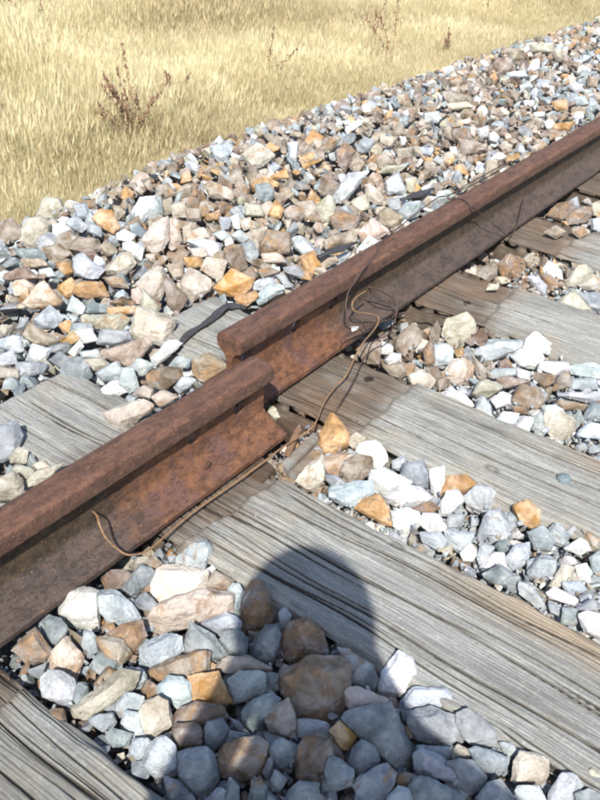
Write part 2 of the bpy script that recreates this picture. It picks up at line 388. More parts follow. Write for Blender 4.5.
# ------------------------------------------------------------------ stones
def ico(sub):
    bm = bmesh.new(); bmesh.ops.create_icosphere(bm, subdivisions=sub, radius=1.)
    v = np.array([p.co[:] for p in bm.verts]); f = np.array([[q.index for q in p.verts] for p in bm.faces]); bm.free()
    return v/np.linalg.norm(v, axis=1, keepdims=True), f
ICO = {k: ico(k) for k in (2, 3, 4, 5)}
def hull_planes(pts):
    bm = bmesh.new(); vs = [bm.verts.new(p) for p in pts]
    bmesh.ops.convex_hull(bm, input=vs); bm.normal_update()
    c = Vector(np.mean(pts, axis=0)); out = []
    for f in bm.faces:
        n = f.normal; h = n.dot(f.verts[0].co - c)
        if h < 0: n, h = -n, -h
        if h > 1e-6: out.append((*n, h))
    bm.free(); return np.array(out), np.array(c)
def noise_np(P, seed):
    """cheap smooth noise of unit scale for arrays"""
    r = np.random.default_rng(seed); s = 0
    for k in range(7):
        d = r.normal(size=3); d /= np.linalg.norm(d); f = 1.2*1.45**k
        s = s + np.sin(P @ d*f*2.2 + r.random()*9 + 1.3*np.sin(P @ r.normal(size=3)*f*.9))/(1.35**k)
    return s*.33
def rock(pts, sub, seed, sharp=26, rough=.035, cuts=7, warp=.05, grow=1.):
    pl, c = hull_planes(pts); D, F = ICO[sub]; rc = np.random.default_rng(seed+99)
    P = np.array(pts) - c; ex = []
    for _ in range(cuts):                              # broken off corners and edges
        n = rc.normal(size=3); n /= np.linalg.norm(n); ex.append((*n, float((P @ n).max())*rc.uniform(.70, .92)))
    if ex: pl = np.concatenate([pl, np.array(ex)])
    Dw = D + warp*np.stack([noise_np(D*1.9, seed+11), noise_np(D*1.9, seed+12), noise_np(D*1.9, seed+13)], 1)
    Dw /= np.linalg.norm(Dw, axis=1, keepdims=True)
    q = np.maximum(Dw @ pl[:, :3].T, 1e-9)/pl[:, 3]
    m = q.max(1, keepdims=True); r = 1/(m[:, 0]*np.sum((q/m)**sharp, 1)**(1/sharp))
    r = r*(1 + rough*noise_np(D*1.6, seed) + rough*.35*noise_np(D*5.5, seed+1))
    # a few conchoidal chips
    rr = np.random.default_rng(seed)
    for _ in range(3):
        d = rr.normal(size=3); d /= np.linalg.norm(d); k = np.clip((D @ d - .84)/.16, 0, 1); r = r*(1-.07*k*(2-k))
    return D*r[:, None], F, c

def crushed(pts, seed, cuts=5, bev=.0, sub=0, amp=.0, gap=(.74, .95), scallop=0.):
    """a piece of crushed stone: the hull of the points with corners knocked off; edges slightly worn"""
    rc = np.random.default_rng(seed); bm = bmesh.new(); vs = [bm.verts.new(p) for p in pts]
    res = bmesh.ops.convex_hull(bm, input=vs)
    loose = [v for v in bm.verts if not v.link_faces]; bmesh.ops.delete(bm, geom=loose, context='VERTS')
    P = np.array([v.co[:] for v in bm.verts]); c = P.mean(0); P = P-c; size = float(np.abs(P).max())
    for _ in range(cuts):
        n = rc.normal(size=3); n /= np.linalg.norm(n); h = float((P @ n).max())*rc.uniform(*gap)
        res = bmesh.ops.bisect_plane(bm, geom=bm.verts[:]+bm.edges[:]+bm.faces[:], plane_co=Vector(c)+Vector(n)*h, plane_no=Vector(n), clear_outer=True)
        ed = [g for g in res['geom_cut'] if isinstance(g, bmesh.types.BMEdge)]
        if ed: bmesh.ops.contextual_create(bm, geom=ed)
    bmesh.ops.remove_doubles(bm, verts=bm.verts, dist=size*.03)
    bmesh.ops.dissolve_limit(bm, angle_limit=math.radians(11), verts=bm.verts, edges=bm.edges)
    if bev: bmesh.ops.bevel(bm, geom=list(bm.edges), offset=bev, segments=1, affect='EDGES', clamp_overlap=True)
    bmesh.ops.triangulate(bm, faces=bm.faces)
    for _ in range(sub):
        bmesh.ops.subdivide_edges(bm, edges=[e for e in bm.edges if e.calc_length() > size*(.30, .16, .10, .06, .045)[_]], cuts=1)
        bmesh.ops.triangulate(bm, faces=bm.faces)
    bmesh.ops.recalc_face_normals(bm, faces=bm.faces)
    if amp:
        bm.normal_update(); o = Vector(rc.uniform(-50, 50, 3)); k = 2.6/size
        mv = [(v, v.normal*(amp*size*(noise.noise(v.co*k+o) + .55*noise.noise(v.co*k*2.7+o)))) for v in bm.verts]
        if scallop:
            bm.normal_update(); k2 = 2.3/size; st = Vector(rc.uniform(.55, 1.6, 3))
            mv2 = [(v, v.normal*(scallop*size*(min(.9, noise.voronoi(Vector((v.co.x*st.x, v.co.y*st.y, v.co.z*st.z))*k2+o)[0][0]) - .45
                    + .35*min(.9, noise.voronoi(v.co*k2*2.9+o)[0][0])))) for v in bm.verts]
            mv = [(a, b+d) for (a, b), (_x, d) in zip(mv, mv2)]
        for v, d in mv: v.co += d
    V = np.array([v.co[:] for v in bm.verts]); bm.verts.index_update(); F = np.array([[v.index for v in f.verts] for f in bm.faces]); bm.free()
    return V-c, F, c

# palette: albedo, amount of iron stain
PAL = {'G': ((.215, .250, .262), .20), 'L': ((.38, .425, .44), .20), 'W': ((.70, .71, .69), .14), 'T': ((.265, .205, .135), .42), 'O': ((.50, .275, .075), .45),
       'B': ((.165, .108, .066), .45), 'C': ((.40, .36, .265), .30), 'P': ((.50, .415, .33), .42)}
CNAME = {'G': 'grey', 'L': 'pale grey', 'W': 'white', 'T': 'tan', 'O': 'orange', 'B': 'brown', 'C': 'cream', 'P': 'pinkish'}

# outlines of the ballast stones: colour, corners
OUTLINES = """
B 14,648 35,629 52,652 45,662 31,668
G 38,626 49,616 60,619 68,630 60,640 53,650 41,640
P 64,636 84,657 75,679 45,671 54,648
G 27,671 45,664 41,679 32,676
L 39,678 50,671 62,673 74,680 76,698 68,706 58,702 44,696
C 71,709 95,689 120,671 137,674 133,688 105,707 88,720 76,720
W 58,610 68,594 84,588 98,592 100,612 98,630 80,628 64,622
L 98,591 113,590 130,603 141,620 128,629 112,626 101,612
B 112,627 128,632 142,622 145,636 132,661 113,654 99,638
T 96,637 120,638 133,655 118,666 105,655
G 85,632 95,634 98,650 88,658 82,645
T 70,630 82,638 86,652 72,640
B 100,578 112,570 135,574 118,590 105,590
T 130,566 140,558 154,558 162,566 158,574 140,572
G 120,590 142,564 153,573 148,587 132,598
L 168,556 176,556 175,562 169,563
L 176,560 192,543 206,541 211,549 207,563 203,571 190,573 180,568
P 150,592 152,576 168,564 184,569 205,572 205,589 194,591 176,600 154,605
W 200,573 212,566 215,569 206,577
G 134,600 146,593 158,606 150,611 140,608
P 142,612 152,610 178,597 205,590 229,591 229,613 195,623 155,637 148,628
L 138,654 148,642 170,633 180,638 182,650 168,662 150,668 140,664
G 183,650 192,624 213,636 227,655 215,666 196,656
T 148,670 160,664 180,658 205,648 208,654 207,673 188,677 154,678
O 189,677 218,673 231,702 220,706 192,701
L 158,686 168,677 180,677 190,684 191,698 180,708 168,702 158,694
B 142,690 148,680 158,688 157,698 146,701
G 127,668 142,670 146,678 138,691 132,690
L 114,708 126,693 142,693 143,708 132,712 120,716
W 121,721 126,712 139,715 140,730 145,736 136,738
C 139,714 144,703 158,698 174,708 174,722 160,734 153,742 147,738 140,726
G 88,720 100,714 112,714 115,722 104,730
G 105,736 112,729 131,734 126,745 114,746
L 130,750 133,740 146,739 152,744 140,759 131,754
L 143,762 149,746 162,735 174,746 179,764 176,774 158,777 145,768
C 165,734 171,732 173,740 167,740
B 173,725 200,723 203,742 190,751 175,746
B 175,716 182,708 196,702 220,706 232,714 222,722 200,722 178,722
G 203,734 208,719 224,717 231,726 222,744 213,751 204,746
G 180,754 186,751 196,756 204,748 216,754 219,774 212,790 198,795 184,786 180,770
G 165,778 178,782 196,800 170,800
T 207,584 216,569 233,582 226,591 208,590
L 229,590 235,585 243,588 241,610 240,620 228,616
L 200,624 226,614 240,620 238,628 218,635
B 246,594 252,583 261,583 269,598 276,614 276,620 266,626 246,638 240,630 241,612
L 279,614 284,608 291,616 288,624 283,631 279,624
G 248,654 258,636 266,627 277,625 280,636 278,658 270,666 254,661
G 220,640 224,632 240,630 246,642 248,655 230,654
C 216,664 230,657 248,658 268,667 268,672 228,672
L 229,680 240,672 264,672 265,692 248,700 232,704
G 265,673 279,675 280,690 267,692
G 240,714 254,700 270,694 280,700 274,708 264,718 258,734 242,724
P 263,720 276,706 288,700 294,714 299,740 290,740 270,734
G 230,718 240,722 252,736 238,730
G 226,744 230,731 246,734 240,740
B 217,760 222,748 240,740 262,738 270,750 264,768 254,778 240,780 222,776
G 270,746 280,740 296,746 294,760 280,766 270,758
G 263,772 268,760 273,760 270,784
G 271,780 274,770 286,780 280,790 272,790
G 224,798 230,778 238,788 238,802 228,804
G 252,780 260,779 266,788 264,804 252,804
G 206,800 218,788 225,792 222,806 208,808
G 284,804 292,784 300,782 318,784 318,804
B 280,640 290,624 307,619 324,636 330,654 310,662 284,664
B 284,690 286,668 305,658 338,658 347,664 348,696 332,720 312,720 296,714
B 297,760 300,737 330,735 332,757 336,777 320,784 298,777
L 300,720 330,722 330,735 300,736
O 331,732 340,723 356,738 348,750 338,748
B 330,740 342,752 344,760 330,756
G 348,756 358,738 374,748 379,760 360,776 348,768
G 328,762 334,756 356,772 354,784 336,790 322,790
G 341,718 360,710 390,705 400,726 414,754 412,768 400,769 380,752 356,734
G 354,782 376,768 386,765 395,774 392,784 382,800 370,806 354,804
T 396,780 402,772 414,776 412,786 396,787
L 388,798 398,787 408,790 412,804 388,806
G 340,650 350,652 372,666 377,680 377,692 358,690 347,684
P 344,689 360,688 378,697 392,702 380,707 352,710 348,706
W 378,690 383,672 398,652 412,660 417,680 408,696 380,694
L 396,708 408,696 414,688 430,690 444,689 452,698 446,703 420,706 404,714
G 402,720 412,708 430,706 452,716 464,726 462,740 448,747 430,743 414,740
G 454,716 470,710 482,722 496,730 499,748 490,750 476,746 464,740 462,726
G 470,750 480,746 508,758 506,768 492,778 478,766
L 415,756 422,750 440,756 459,774 456,782 430,776 416,774
G 448,764 460,760 476,762 486,776 480,788 470,794 458,786
G 410,788 416,778 430,778 460,796 464,808 412,808
G 474,802 488,784 500,780 514,798 512,808 480,810
C 452,752 458,745 468,750 470,758 452,758
G 416,746 450,748 446,760 420,752
L 500,742 512,744 518,750 508,760
C 513,780 515,760 520,752 538,754 549,762 549,776 544,783 516,782
L 516,787 538,787 544,800 520,806
L 546,798 564,770 576,776 582,786 572,800 550,804
C 582,778 592,770 604,776 604,790 588,788
G 575,792 590,790 602,796 600,808 578,808
O 317,442 332,413 349,434 348,445 334,455 321,454
P 348,440 356,433 365,438 362,448 351,448
W 358,451 362,442 376,441 388,457 378,469 362,461
T 339,471 342,462 359,455 371,458 372,471 362,479 348,485 341,476
P 324,471 325,459 339,454 354,455 341,466 339,476
P 294,479 313,461 322,455 324,474 321,493 305,488
G 324,474 337,476 347,485 328,484
L 324,491 337,488 354,482 371,482 372,493 362,496 354,509 337,501 325,496
O 356,509 362,498 379,496 389,508 393,527 379,522
W 368,479 373,471 385,469 402,479 410,482 393,498 379,496 373,489
W 383,496 405,485 419,488 432,498 422,505 402,508 390,503
L 393,461 405,455 405,471 393,469
G 405,465 422,462 430,474 427,491 416,488 402,476
W 430,471 443,468 444,485 437,499 432,491
B 412,509 430,502 439,508 433,513 416,513
O 441,496 447,475 461,473 474,484 465,492 447,498
L 463,498 475,484 490,488 499,499 484,513 470,506
W 440,505 447,493 458,491 463,501 447,516 440,513
O 514,513 517,503 528,501 541,513 543,523 536,530 524,526
G 500,524 506,513 514,517 516,529 507,532
L 477,539 487,513 498,510 509,525 512,539 487,543
W 393,512 407,509 417,513 422,522 405,535 395,525
L 422,533 439,533 447,542 444,553 424,542
W 424,514 438,515 447,530 430,533 422,524
L 447,533 475,533 472,547 464,556 450,544
W 461,553 470,544 477,553 472,561 464,560
L 449,516 466,514 461,526 447,528
L 478,559 481,544 494,547 487,559 482,570
W 482,567 492,553 504,554 506,570
G 495,544 505,540 509,550 501,553
L 506,559 515,546 528,544 529,559 515,570
L 529,533 543,527 553,539 549,550 535,547
L 549,527 557,523 570,536 563,547 553,544
L 566,532 574,526 583,536 572,539
W 565,549 583,537 590,550 580,554
L 529,561 549,556 557,564 552,570 529,570
G 527,575 538,559 553,560 559,571 540,582
C 547,590 562,567 574,566 570,581 555,588
W 576,567 587,564 591,581 581,584
L 562,582 581,582 587,590 570,596
W 547,594 555,588 576,599 574,605 551,599
L 519,581 529,582 546,607 540,609 521,594
G 484,575 499,566 514,575 517,590 491,582
G 506,577 519,575 521,594 508,590
L 549,605 561,605 559,616 551,612
G 561,609 576,609 576,626 562,624
W 579,614 602,612 604,640 585,631
G 576,609 592,599 602,609 579,612
L 590,556 602,552 604,570 594,574
T 583,528 600,540 602,552 590,550
C 268,412 272,402 282,399 290,406 287,418 275,418
C 443,335 447,320 472,312 475,329 467,344 453,346
B 467,342 481,329 488,341 472,345
L 474,351 498,341 521,342 521,348 487,362
B 430,331 437,322 441,335 436,346 430,344
L 430,355 436,345 453,346 450,361 436,368
P 443,375 453,361 464,358 472,366 470,383 447,383
P 472,355 481,363 490,375 478,378
W 521,345 535,334 543,335 560,352 552,356 539,352 526,351
W 512,355 521,349 538,351 543,361 538,369 521,365
B 498,362 509,358 512,368 499,368
L 490,375 495,369 515,369 515,375 498,379
W 516,368 529,372 529,380 518,378
B 497,380 506,376 528,382 518,386 504,388
B 532,378 535,371 555,375 552,383 543,386
W 538,369 543,362 566,363 569,371 555,375
B 553,388 560,375 570,372 570,386 555,390
L 572,366 591,363 602,369 599,378 574,376
L 572,379 597,379 597,389 572,389
T 512,395 523,386 539,390 542,403 535,410 515,406
C 470,395 478,383 490,379 502,389 490,397 472,397
W 444,395 451,389 461,392 472,405 464,406 447,398
L 475,412 482,395 490,406 491,419
W 491,400 501,393 512,395 509,403 495,409
B 511,406 526,406 528,414 515,412
L 494,424 504,412 518,414 515,426 504,426
W 515,427 523,417 533,419 528,433 519,433
L 533,417 543,415 545,437 535,434
C 546,414 563,412 573,420 573,434 555,440 546,426
W 543,406 555,405 566,412 546,413
T 555,399 589,405 583,410 563,409
L 572,392 602,392 602,400 589,402 558,395
G 583,420 591,403 602,406 602,420
L 577,434 589,423 602,426 604,440 580,437
L 574,417 580,409 583,420 576,429
B 395,340 412,325 425,335 427,350 422,360 397,360
B 358,352 366,344 380,343 378,364 366,362
W 377,349 382,342 392,346 392,355 380,353
W 385,360 392,353 400,355 400,362 390,365
P 409,376 422,370 435,380 430,389 412,385
T 400,365 415,363 413,374 406,376
B 424,350 430,342 436,352 434,366 426,366
C 415,352 422,340 428,342 424,352
T 384,366 402,364 406,374 396,380
B 425,368 437,367 442,378 432,382
B 547,214 557,205 570,202 575,210 562,220
B 567,217 575,210 590,207 592,214 585,222 570,224
C 577,195 585,186 587,195 582,200
L 582,202 590,196 595,200 590,205
C 591,205 602,200 602,217 593,214
L 592,220 602,217 604,233 592,230
L 571,200 577,197 579,207 572,207
C 465,275 475,265 477,275 472,282
B 477,272 497,260 497,275 482,285
B 499,265 510,255 525,262 525,275 505,280
T 522,260 532,252 542,260 532,270
W 544,270 550,261 562,270 562,280 550,280
B 540,275 550,275 560,285 550,291
C 564,285 577,267 585,266 590,275 570,292
C 577,287 592,275 602,280 604,292
L 527,277 537,276 546,285 545,297
C 490,283 499,285 497,290 487,290
C 552,307 574,291 589,310 580,312
G 577,295 602,293 604,315 588,308
T 545,232 556,226 566,232 556,238
T 570,230 582,226 590,232 580,238
G -4,427 17,423 25,440 17,455 -4,467
C 10,457 18,447 27,452 25,465 12,463
G 27,465 30,453 37,463 32,470
C 10,470 20,465 33,470 30,480
C 25,483 37,472 60,465 50,477 30,488
C -2,480 13,473 23,480 20,497 -2,500
P 33,465 43,460 50,467 38,470
P 103,413 117,407 147,397 157,407 117,433
G 62,370 67,362 80,358 92,370 90,378 72,384 63,378
L 97,373 117,362 122,372 117,382 103,380
W 100,390 113,382 125,392 113,397 103,398
L 118,383 123,370 132,368 138,387 128,392
L 133,367 137,358 153,365 143,375 135,373
W 150,360 170,340 180,345 167,358 157,364
G 170,362 177,355 190,360 187,368 170,367
B 147,377 160,366 180,370 180,380 167,390 150,385
L 175,387 183,377 197,380 180,393
P 153,397 163,390 177,397 160,407
P 133,395 143,385 153,390 150,398
T 194,377 195,360 207,354 230,367 225,370 202,381
C 130,333 138,307 167,315 175,320 165,343 153,343 132,342
T 100,352 147,337 150,343 133,367 103,358
G 97,343 100,330 127,332 130,340 117,345
W 68,353 80,340 83,347 75,357
W 73,333 90,330 97,340 83,343
T 22,335 30,323 60,342 37,345
O 60,343 73,332 80,340 67,347
C 80,317 127,315 132,323 117,330 90,327
O 108,308 135,307 137,313 110,315
G 35,320 50,307 62,317 57,328 40,327
L 68,310 73,297 85,307 82,315
G 87,312 93,302 108,305 107,313
B 110,303 123,297 137,303 133,307
P 23,305 30,297 43,280 63,297 57,305 33,308
O 57,287 72,278 76,290 67,298
O 73,293 80,283 100,283 107,297 83,298
L -2,340 17,335 23,353 -2,347
L 27,360 33,345 50,350 43,363
L -2,357 13,350 17,363 -2,368
G 17,363 43,363 47,372 20,377
G 50,360 60,352 70,360 60,368
C -2,367 17,370 17,377 -2,377
L 80,352 97,350 100,357 83,358
C 83,360 103,358 107,367 93,372
W 232,352 240,350 243,358 234,362
@0,180
T 0,215 60,200 105,260 80,300 20,320 0,290
C 110,250 150,200 200,195 250,230 220,320 150,335 115,310
W 255,225 310,215 345,245 320,285 270,275
C 225,90 300,100 330,150 260,200 190,180
L 330,200 390,190 440,240 410,265 350,235
L 370,130 430,120 450,190 390,190
G 450,210 500,240 510,285 440,260
O 465,190 500,150 560,160 590,230 570,270 520,250
T 340,330 380,290 480,300 500,350 420,370 350,360
T 220,340 290,325 350,370 280,410 240,390
G 80,345 200,350 240,395 120,395
T 110,400 200,395 255,430 130,440
B 30,470 120,440 190,490 100,505 30,500
L 370,400 430,390 510,450 470,500 380,470
B 390,350 450,340 500,390 440,400
O 280,420 340,410 370,460 320,480
L 195,450 250,440 275,480 200,490
T 500,330 560,310 590,360 530,380
@100,180
W 160,170 200,95 270,90 260,150 210,210 180,200
G 235,190 260,100 300,90 310,170 260,195
W 85,270 120,250 175,275 150,310 90,295
W 120,320 160,310 210,340 200,400 120,350
P 200,320 270,220 330,180 335,300 290,370 220,340
P 335,200 380,210 405,300 360,350 330,300
G 150,230 190,220 240,270 220,300 160,260
C 15,450 60,410 140,360 170,420 120,470 30,465
C 310,110 360,90 360,160 320,175
C 360,130 420,110 430,190 370,195
B 410,100 490,90 500,150 430,160
T 430,140 500,150 500,200 440,200
O 520,170 590,165 590,200 540,200
P 415,240 450,230 465,300 420,310
C 460,250 520,240 550,290 480,300
W 520,10 600,40 600,90 530,70
T 290,30 340,20 380,70 330,85
O 420,390 500,385 510,430 440,440
P 450,345 520,340 540,380 480,395
P 510,450 540,385 630,400 600,500
L 430,310 520,300 600,320 590,380 520,335
@100,240
C 190,220 260,150 310,145 330,210 300,290 270,300 210,260
B 320,170 350,200 440,300 380,355 340,320 325,240
P 410,210 450,150 550,200 540,250 450,305 415,260
T 335,130 410,110 415,180 370,190
T 240,150 310,80 340,90 300,140
C 210,240 300,340 280,360 210,330
P 160,250 200,240 215,300 190,330 160,290
T 20,190 100,180 140,240 60,230
@200,200
B 110,240 200,225 230,330 190,370 120,300
G 210,225 260,205 290,270 260,315 220,280
L 155,180 200,150 240,190 210,215
L 65,170 120,150 150,180 110,205
L 100,90 150,90 150,140 110,145
W 155,90 190,75 200,150 170,140
P 200,100 250,90 260,140 220,150
T 245,150 330,140 330,200 280,220
T 300,240 340,160 440,170 445,260 380,265 310,260
L 460,190 500,180 570,260 520,280 470,240
O 500,290 570,260 600,330 545,385 520,340
W 20,220 70,210 100,260 80,295 40,270
O 80,440 160,355 260,400 240,450 180,480 110,470
O 180,490 270,455 290,480 235,525 190,510
L 255,430 340,390 380,410 330,450 280,460
L 290,460 350,420 430,440 320,510 295,520
G 380,380 420,370 460,430 430,440
P 310,270 400,265 420,310 330,310
G 420,340 480,330 530,380 500,390 430,360
T 290,350 350,340 400,360 310,390
B 220,370 250,330 290,380 270,400
O 340,80 380,0 420,50 400,90
T 420,60 470,20 520,60 500,110 440,90
C 230,90 230,20 300,30 320,80
T 480,20 560,10 600,100 530,100
@300,160
C 75,240 150,180 180,260 120,320 90,280
O 35,200 60,140 100,200 60,225
B 100,140 120,80 190,120 180,180 110,180
L 175,180 240,80 330,70 280,140 200,240 180,230
P 330,130 360,125 410,180 420,220 370,215 335,180
C 260,210 330,170 345,240 290,260
B 160,290 210,250 300,290 280,340 190,350 160,320
P 300,350 360,300 440,360 380,400 320,430
T 380,290 430,240 520,290 460,340 400,330
T 125,410 180,370 280,360 270,405 140,440
L 440,200 500,190 500,250 450,240
L 495,260 530,220 600,210 600,270 540,295 500,285
L 0,380 30,390 80,460 40,475 0,440
P 100,470 160,480 190,500 110,550
L 430,110 490,70 530,160 440,170
C 380,70 490,60 530,30 430,30
C 530,100 580,90 570,160 540,160
@300,90
B 180,310 230,270 270,310 225,400 195,370
O 0,330 60,310 100,350 20,390
T 95,300 170,230 210,240 150,310
W 225,190 290,150 305,175 240,215
W 310,80 350,70 355,130 315,110
O 30,250 60,200 120,240 50,275
C 400,230 480,240 450,290 405,265
L 20,180 60,100 110,90 60,170
L 125,80 180,60 190,120 140,150
G 280,290 320,240 370,250 350,300 300,320
T 370,330 430,320 470,370 400,390
T 470,300 540,290 560,340 500,350
@200,120
L 50,130 150,120 165,160 110,215 75,185
C 225,180 290,130 380,180 330,220 260,240
L 340,240 370,215 400,235 350,280
O 355,280 430,245 440,290 360,300
P 20,320 60,310 150,350 155,400 40,380
G 280,330 340,320 375,370 330,420 290,390
T 150,250 200,260 220,320 150,320
L 440,120 490,110 480,200 450,190
T 500,180 560,140 600,200 520,240
@400,60
W 445,370 470,360 495,385 480,410 450,400
B 215,340 250,330 260,400 220,380
P 430,510 480,500 490,550 430,580
O 530,490 590,465 595,490 540,520
O 270,540 300,520 350,580 280,560
L 80,440 170,440 150,480 100,470
O 110,490 160,490 140,530
B 365,275 390,270 400,330 375,320
C 240,220 330,210 370,240 260,250
T 220,160 330,180 310,220 240,230
L 120,270 190,260 190,310 130,310
L 385,350 440,330 440,380 400,390
B 260,350 340,340 360,400 270,410
T 300,400 380,410 430,460 320,480
@480,10
W 325,560 360,550 380,580 340,600
W 270,515 320,510 320,530 280,535
O 370,570 470,560 440,600 370,600
C 250,175 360,170 360,220 260,215
T 370,205 430,200 430,260 380,250
B 405,250 440,235 465,270 430,290
O 360,460 430,450 435,500 380,500
T 140,210 200,200 220,250 150,260
B 60,250 140,240 170,300 90,330
L 135,310 220,305 230,330 150,340
T 540,330 590,340 580,390 540,380
L 440,380 480,360 520,400 480,410
L 470,440 520,430 540,470 480,480
"""
LANDMARKS = [
 (398, 675, 'bright white stone', 'bright white sunlit stone on the shadow edge, against the big sleeper'),
 (318, 690, 'biggest brown stone', 'biggest brown stone, in the shaded part of the near pocket'),
 (306, 640, 'round brown stone', 'rounded brown stone directly on top of the biggest brown one'),
 (190, 607, 'long peach slab', 'long pale peach slab, brightest in the near pocket by the rail'),
 (80, 608, 'glaring white block', 'glaring white block close to the near rail foot, largest white one there'),
 (104, 696, 'long cream stone', 'long rounded cream stone pointing at the bottom corner sleeper'),
 (157, 718, 'cream cube', 'cream cube-like stone above the pale pear-shaped one'),
 (243, 760, 'oval brown stone', 'oval flat brown stone with a dark pit, near the bottom edge'),
 (378, 735, 'blue-grey triangle', 'large blue-grey triangular stone with its point down, in the shade'),
 (432, 727, 'smooth grey lump', 'large smooth grey lump lying along the edge of the big sleeper'),
 (532, 768, 'yellowish square stone', 'yellowish square stone lit by the sun at the sleeper edge, bottom right'),
 (257, 610, 'tall tan stone', 'tall tan and brown stone at the sleeper edge beside the head shadow'),
 (333, 437, 'orange pyramid', 'orange-brown pyramid stone next to the end of the nearer rail'),
 (375, 512, 'orange egg', 'orange egg-like stone lying on the edge of the big sleeper'),
 (457, 485, 'yellow-orange wedge', 'yellow-orange wedge between white stones, beside the second sleeper'),
 (528, 515, 'orange oval', 'orange oval stone against the sleeper below the bolt head'),
 (547, 575, 'grey heap stone', 'light grey stone in the middle of the pale heap, right side'),
 (600, 625, 'white corner stone', 'white stone cut by the right picture edge beside the big sleeper'),
 (412, 342, 'red-brown block', 'red-brown block with pale streaks by the far rail foot'),
 (541, 344, 'white ridge stone', 'white ridge-shaped stone below the pale cracked sleeper'),
 (527, 398, 'golden round stone', 'golden round stone in the middle of the pocket right of the joint'),
 (498, 352, 'grey slab', 'pale grey slab with a straight lit edge, above the golden round stone'),
 (582, 215, 'brown oval', 'brown oval stone in the pocket between the last two sleepers'),
 (572, 282, 'cream wedge', 'cream wedge on the pale cracked sleeper by the right edge'),
 (125, 420, 'cream shard', 'cream and brown shard lying on the sleeper against the nearer rail'),
 (78, 372, 'round grey cap', 'round smooth grey stone sitting on the sleeper end'),
 (152, 327, 'olive-grey block', 'large olive-grey block next to the end of the dark strap'),
 (210, 372, 'orange-brown rock', 'orange-brown rock close behind the nearer rail end'),
 (7, 442, 'dark grey boulder', 'dark grey boulder cut by the left edge beside the sleeper'),
 (90, 290, 'orange oval of the bank', 'orange oval stone in the bank, left part'),
 (42, 297, 'pink streaked stone', 'pink streaked stone with a peaked top, left part of the bank'),
 (30, 233, 'pale bank stone', 'pale rounded stone near the grass at the left'),
 (106, 221, 'golden stone', 'golden stone near the grass edge, left'),
 (157, 237, 'white egg', 'large white and pink egg-shaped stone in the bank'),
 (197, 285, 'peach faceted stone', 'peach faceted stone above the dark strap'),
 (180, 292, 'brown blade', 'brown blade-like stone leaning beside the peach faceted one'),
 (234, 258, 'brown upright block', 'brown upright block in the bank behind the joint'),
 (312, 265, 'yellow chip', 'bright yellow-cream chip near the far rail head'),
 (275, 243, 'tan slab', 'broad tan slab in the middle of the bank'),
 (260, 155, 'cream grass-edge block', 'cream block right at the grass edge, centre of the bank'),
 (345, 192, 'pale slanted slab', 'pale slanted slab standing on edge in the bank'),
 (344, 160, 'dark brown face', 'stone with a dark brown face turned from the sun'),
 (389, 220, 'tan rail-side stone', 'tan stone against the far rail, left of the wire crossing'),
 (353, 126, 'white tile', 'small white tile-like stone near the grass'),
 (494, 138, 'white pebble', 'brilliant white stone among blue-grey ones by the far rail'),
 (552, 125, 'white round', 'round white stone close to the far rail, top right'),
 (560, 48, 'pale far slab', 'pale slab near the grass, far up the bank'),
 (220, 190, 'pink and white block', 'pink and white block in the bank below the meadow edge'),
]

def parse(txt):
    ox = oy = 0; k = 1.; out = []
    for ln in txt.strip().splitlines():
        if ln.startswith('#'): continue
        if ln.startswith('@'):
            ox, oy = map(float, ln[1:].split(',')); k = .2; continue
        c, *ps = ln.split(); out.append((c, [(ox+k*float(a), oy+k*float(b)) for a, b in (p.split(',') for p in ps)]))
    return out
STONES = parse(OUTLINES)
def poly_area(p):
    return abs(sum(p[i][0]*p[(i+1) % len(p)][1]-p[(i+1) % len(p)][0]*p[i][1] for i in range(len(p))))/2
def over_sleeper(x, y, m=0.):
    return any(abs(x-cx) < SL_W/2-m for cx, _ in SLEEPERS) and y < SL_Y1-m
def stone_from_outline(code, poly, seed, grow=1.19):
    cx = sum(p[0] for p in poly)/len(poly); cy = sum(p[1] for p in poly)/len(poly); A = poly_area(poly)
    p0 = at(cx, cy, 0.); z = surf(p0.x, p0.y); p0 = at(cx, cy, z); z = surf(p0.x, p0.y)
    px = math.sqrt(A); dist = (CAM_LOC-p0).dot(fwd)*-1; size = px*dist/FPX
    z += .12*size
    p0 = at(cx, cy, max(z, 0.))
    if over_sleeper(p0.x, p0.y, .03) and z < .3*size: z = .34*size
    elif p0.y < .1: z = min(z, -.002-.18*size) if size < .075 else z-.004
    c = at(cx, cy, z); dep = (c-CAM_LOC).dot(fwd); s = dep/FPX
    r = random.Random(seed); w = [(RIGHT*((x-cx)*s*grow) - UP*((y-cy)*s*grow)) for x, y in poly]
    t = .40*size; pts = []
    for v in w: pts.append(v*1.0)
    n = len(w)
    for f_, d_ in ((r.uniform(.72, .92), -t*r.uniform(.55, .85)), (r.uniform(.6, .85), t*r.uniform(.6, 1.0))):
        k0 = r.randrange(n)
        for i in range(n):
            if r.random() < .82:
                v = w[(i+k0) % n]; pts.append(v*(f_*r.uniform(.72, 1.08)) + fwd*(d_*r.uniform(.6, 1.15)))
    pk = w[r.randrange(n)]*r.uniform(.0, .45); pts.append(pk - fwd*(t*r.uniform(.85, 1.1)))
    return [tuple(p) for p in pts], c, size, (cx, cy), A
recs = []
for k, (code, poly) in enumerate(STONES):
    pts, c, size, pc, A = stone_from_outline(code, poly, 500+k, 1.11 if poly_area(poly) > 600 else 1.19)
    recs.append(dict(code=code, poly=poly, pts=pts, c=c, size=size, pc=pc, A=A, k=k))
recs.sort(key=lambda r: -r['A'])
OWN = {(183, 585): (.78, .68, .56, .30), (190, 607): (.68, .55, .38, .35), (398, 675): (.85, .86, .86, 0), (318, 690): (.24, .17, .10, .55)}
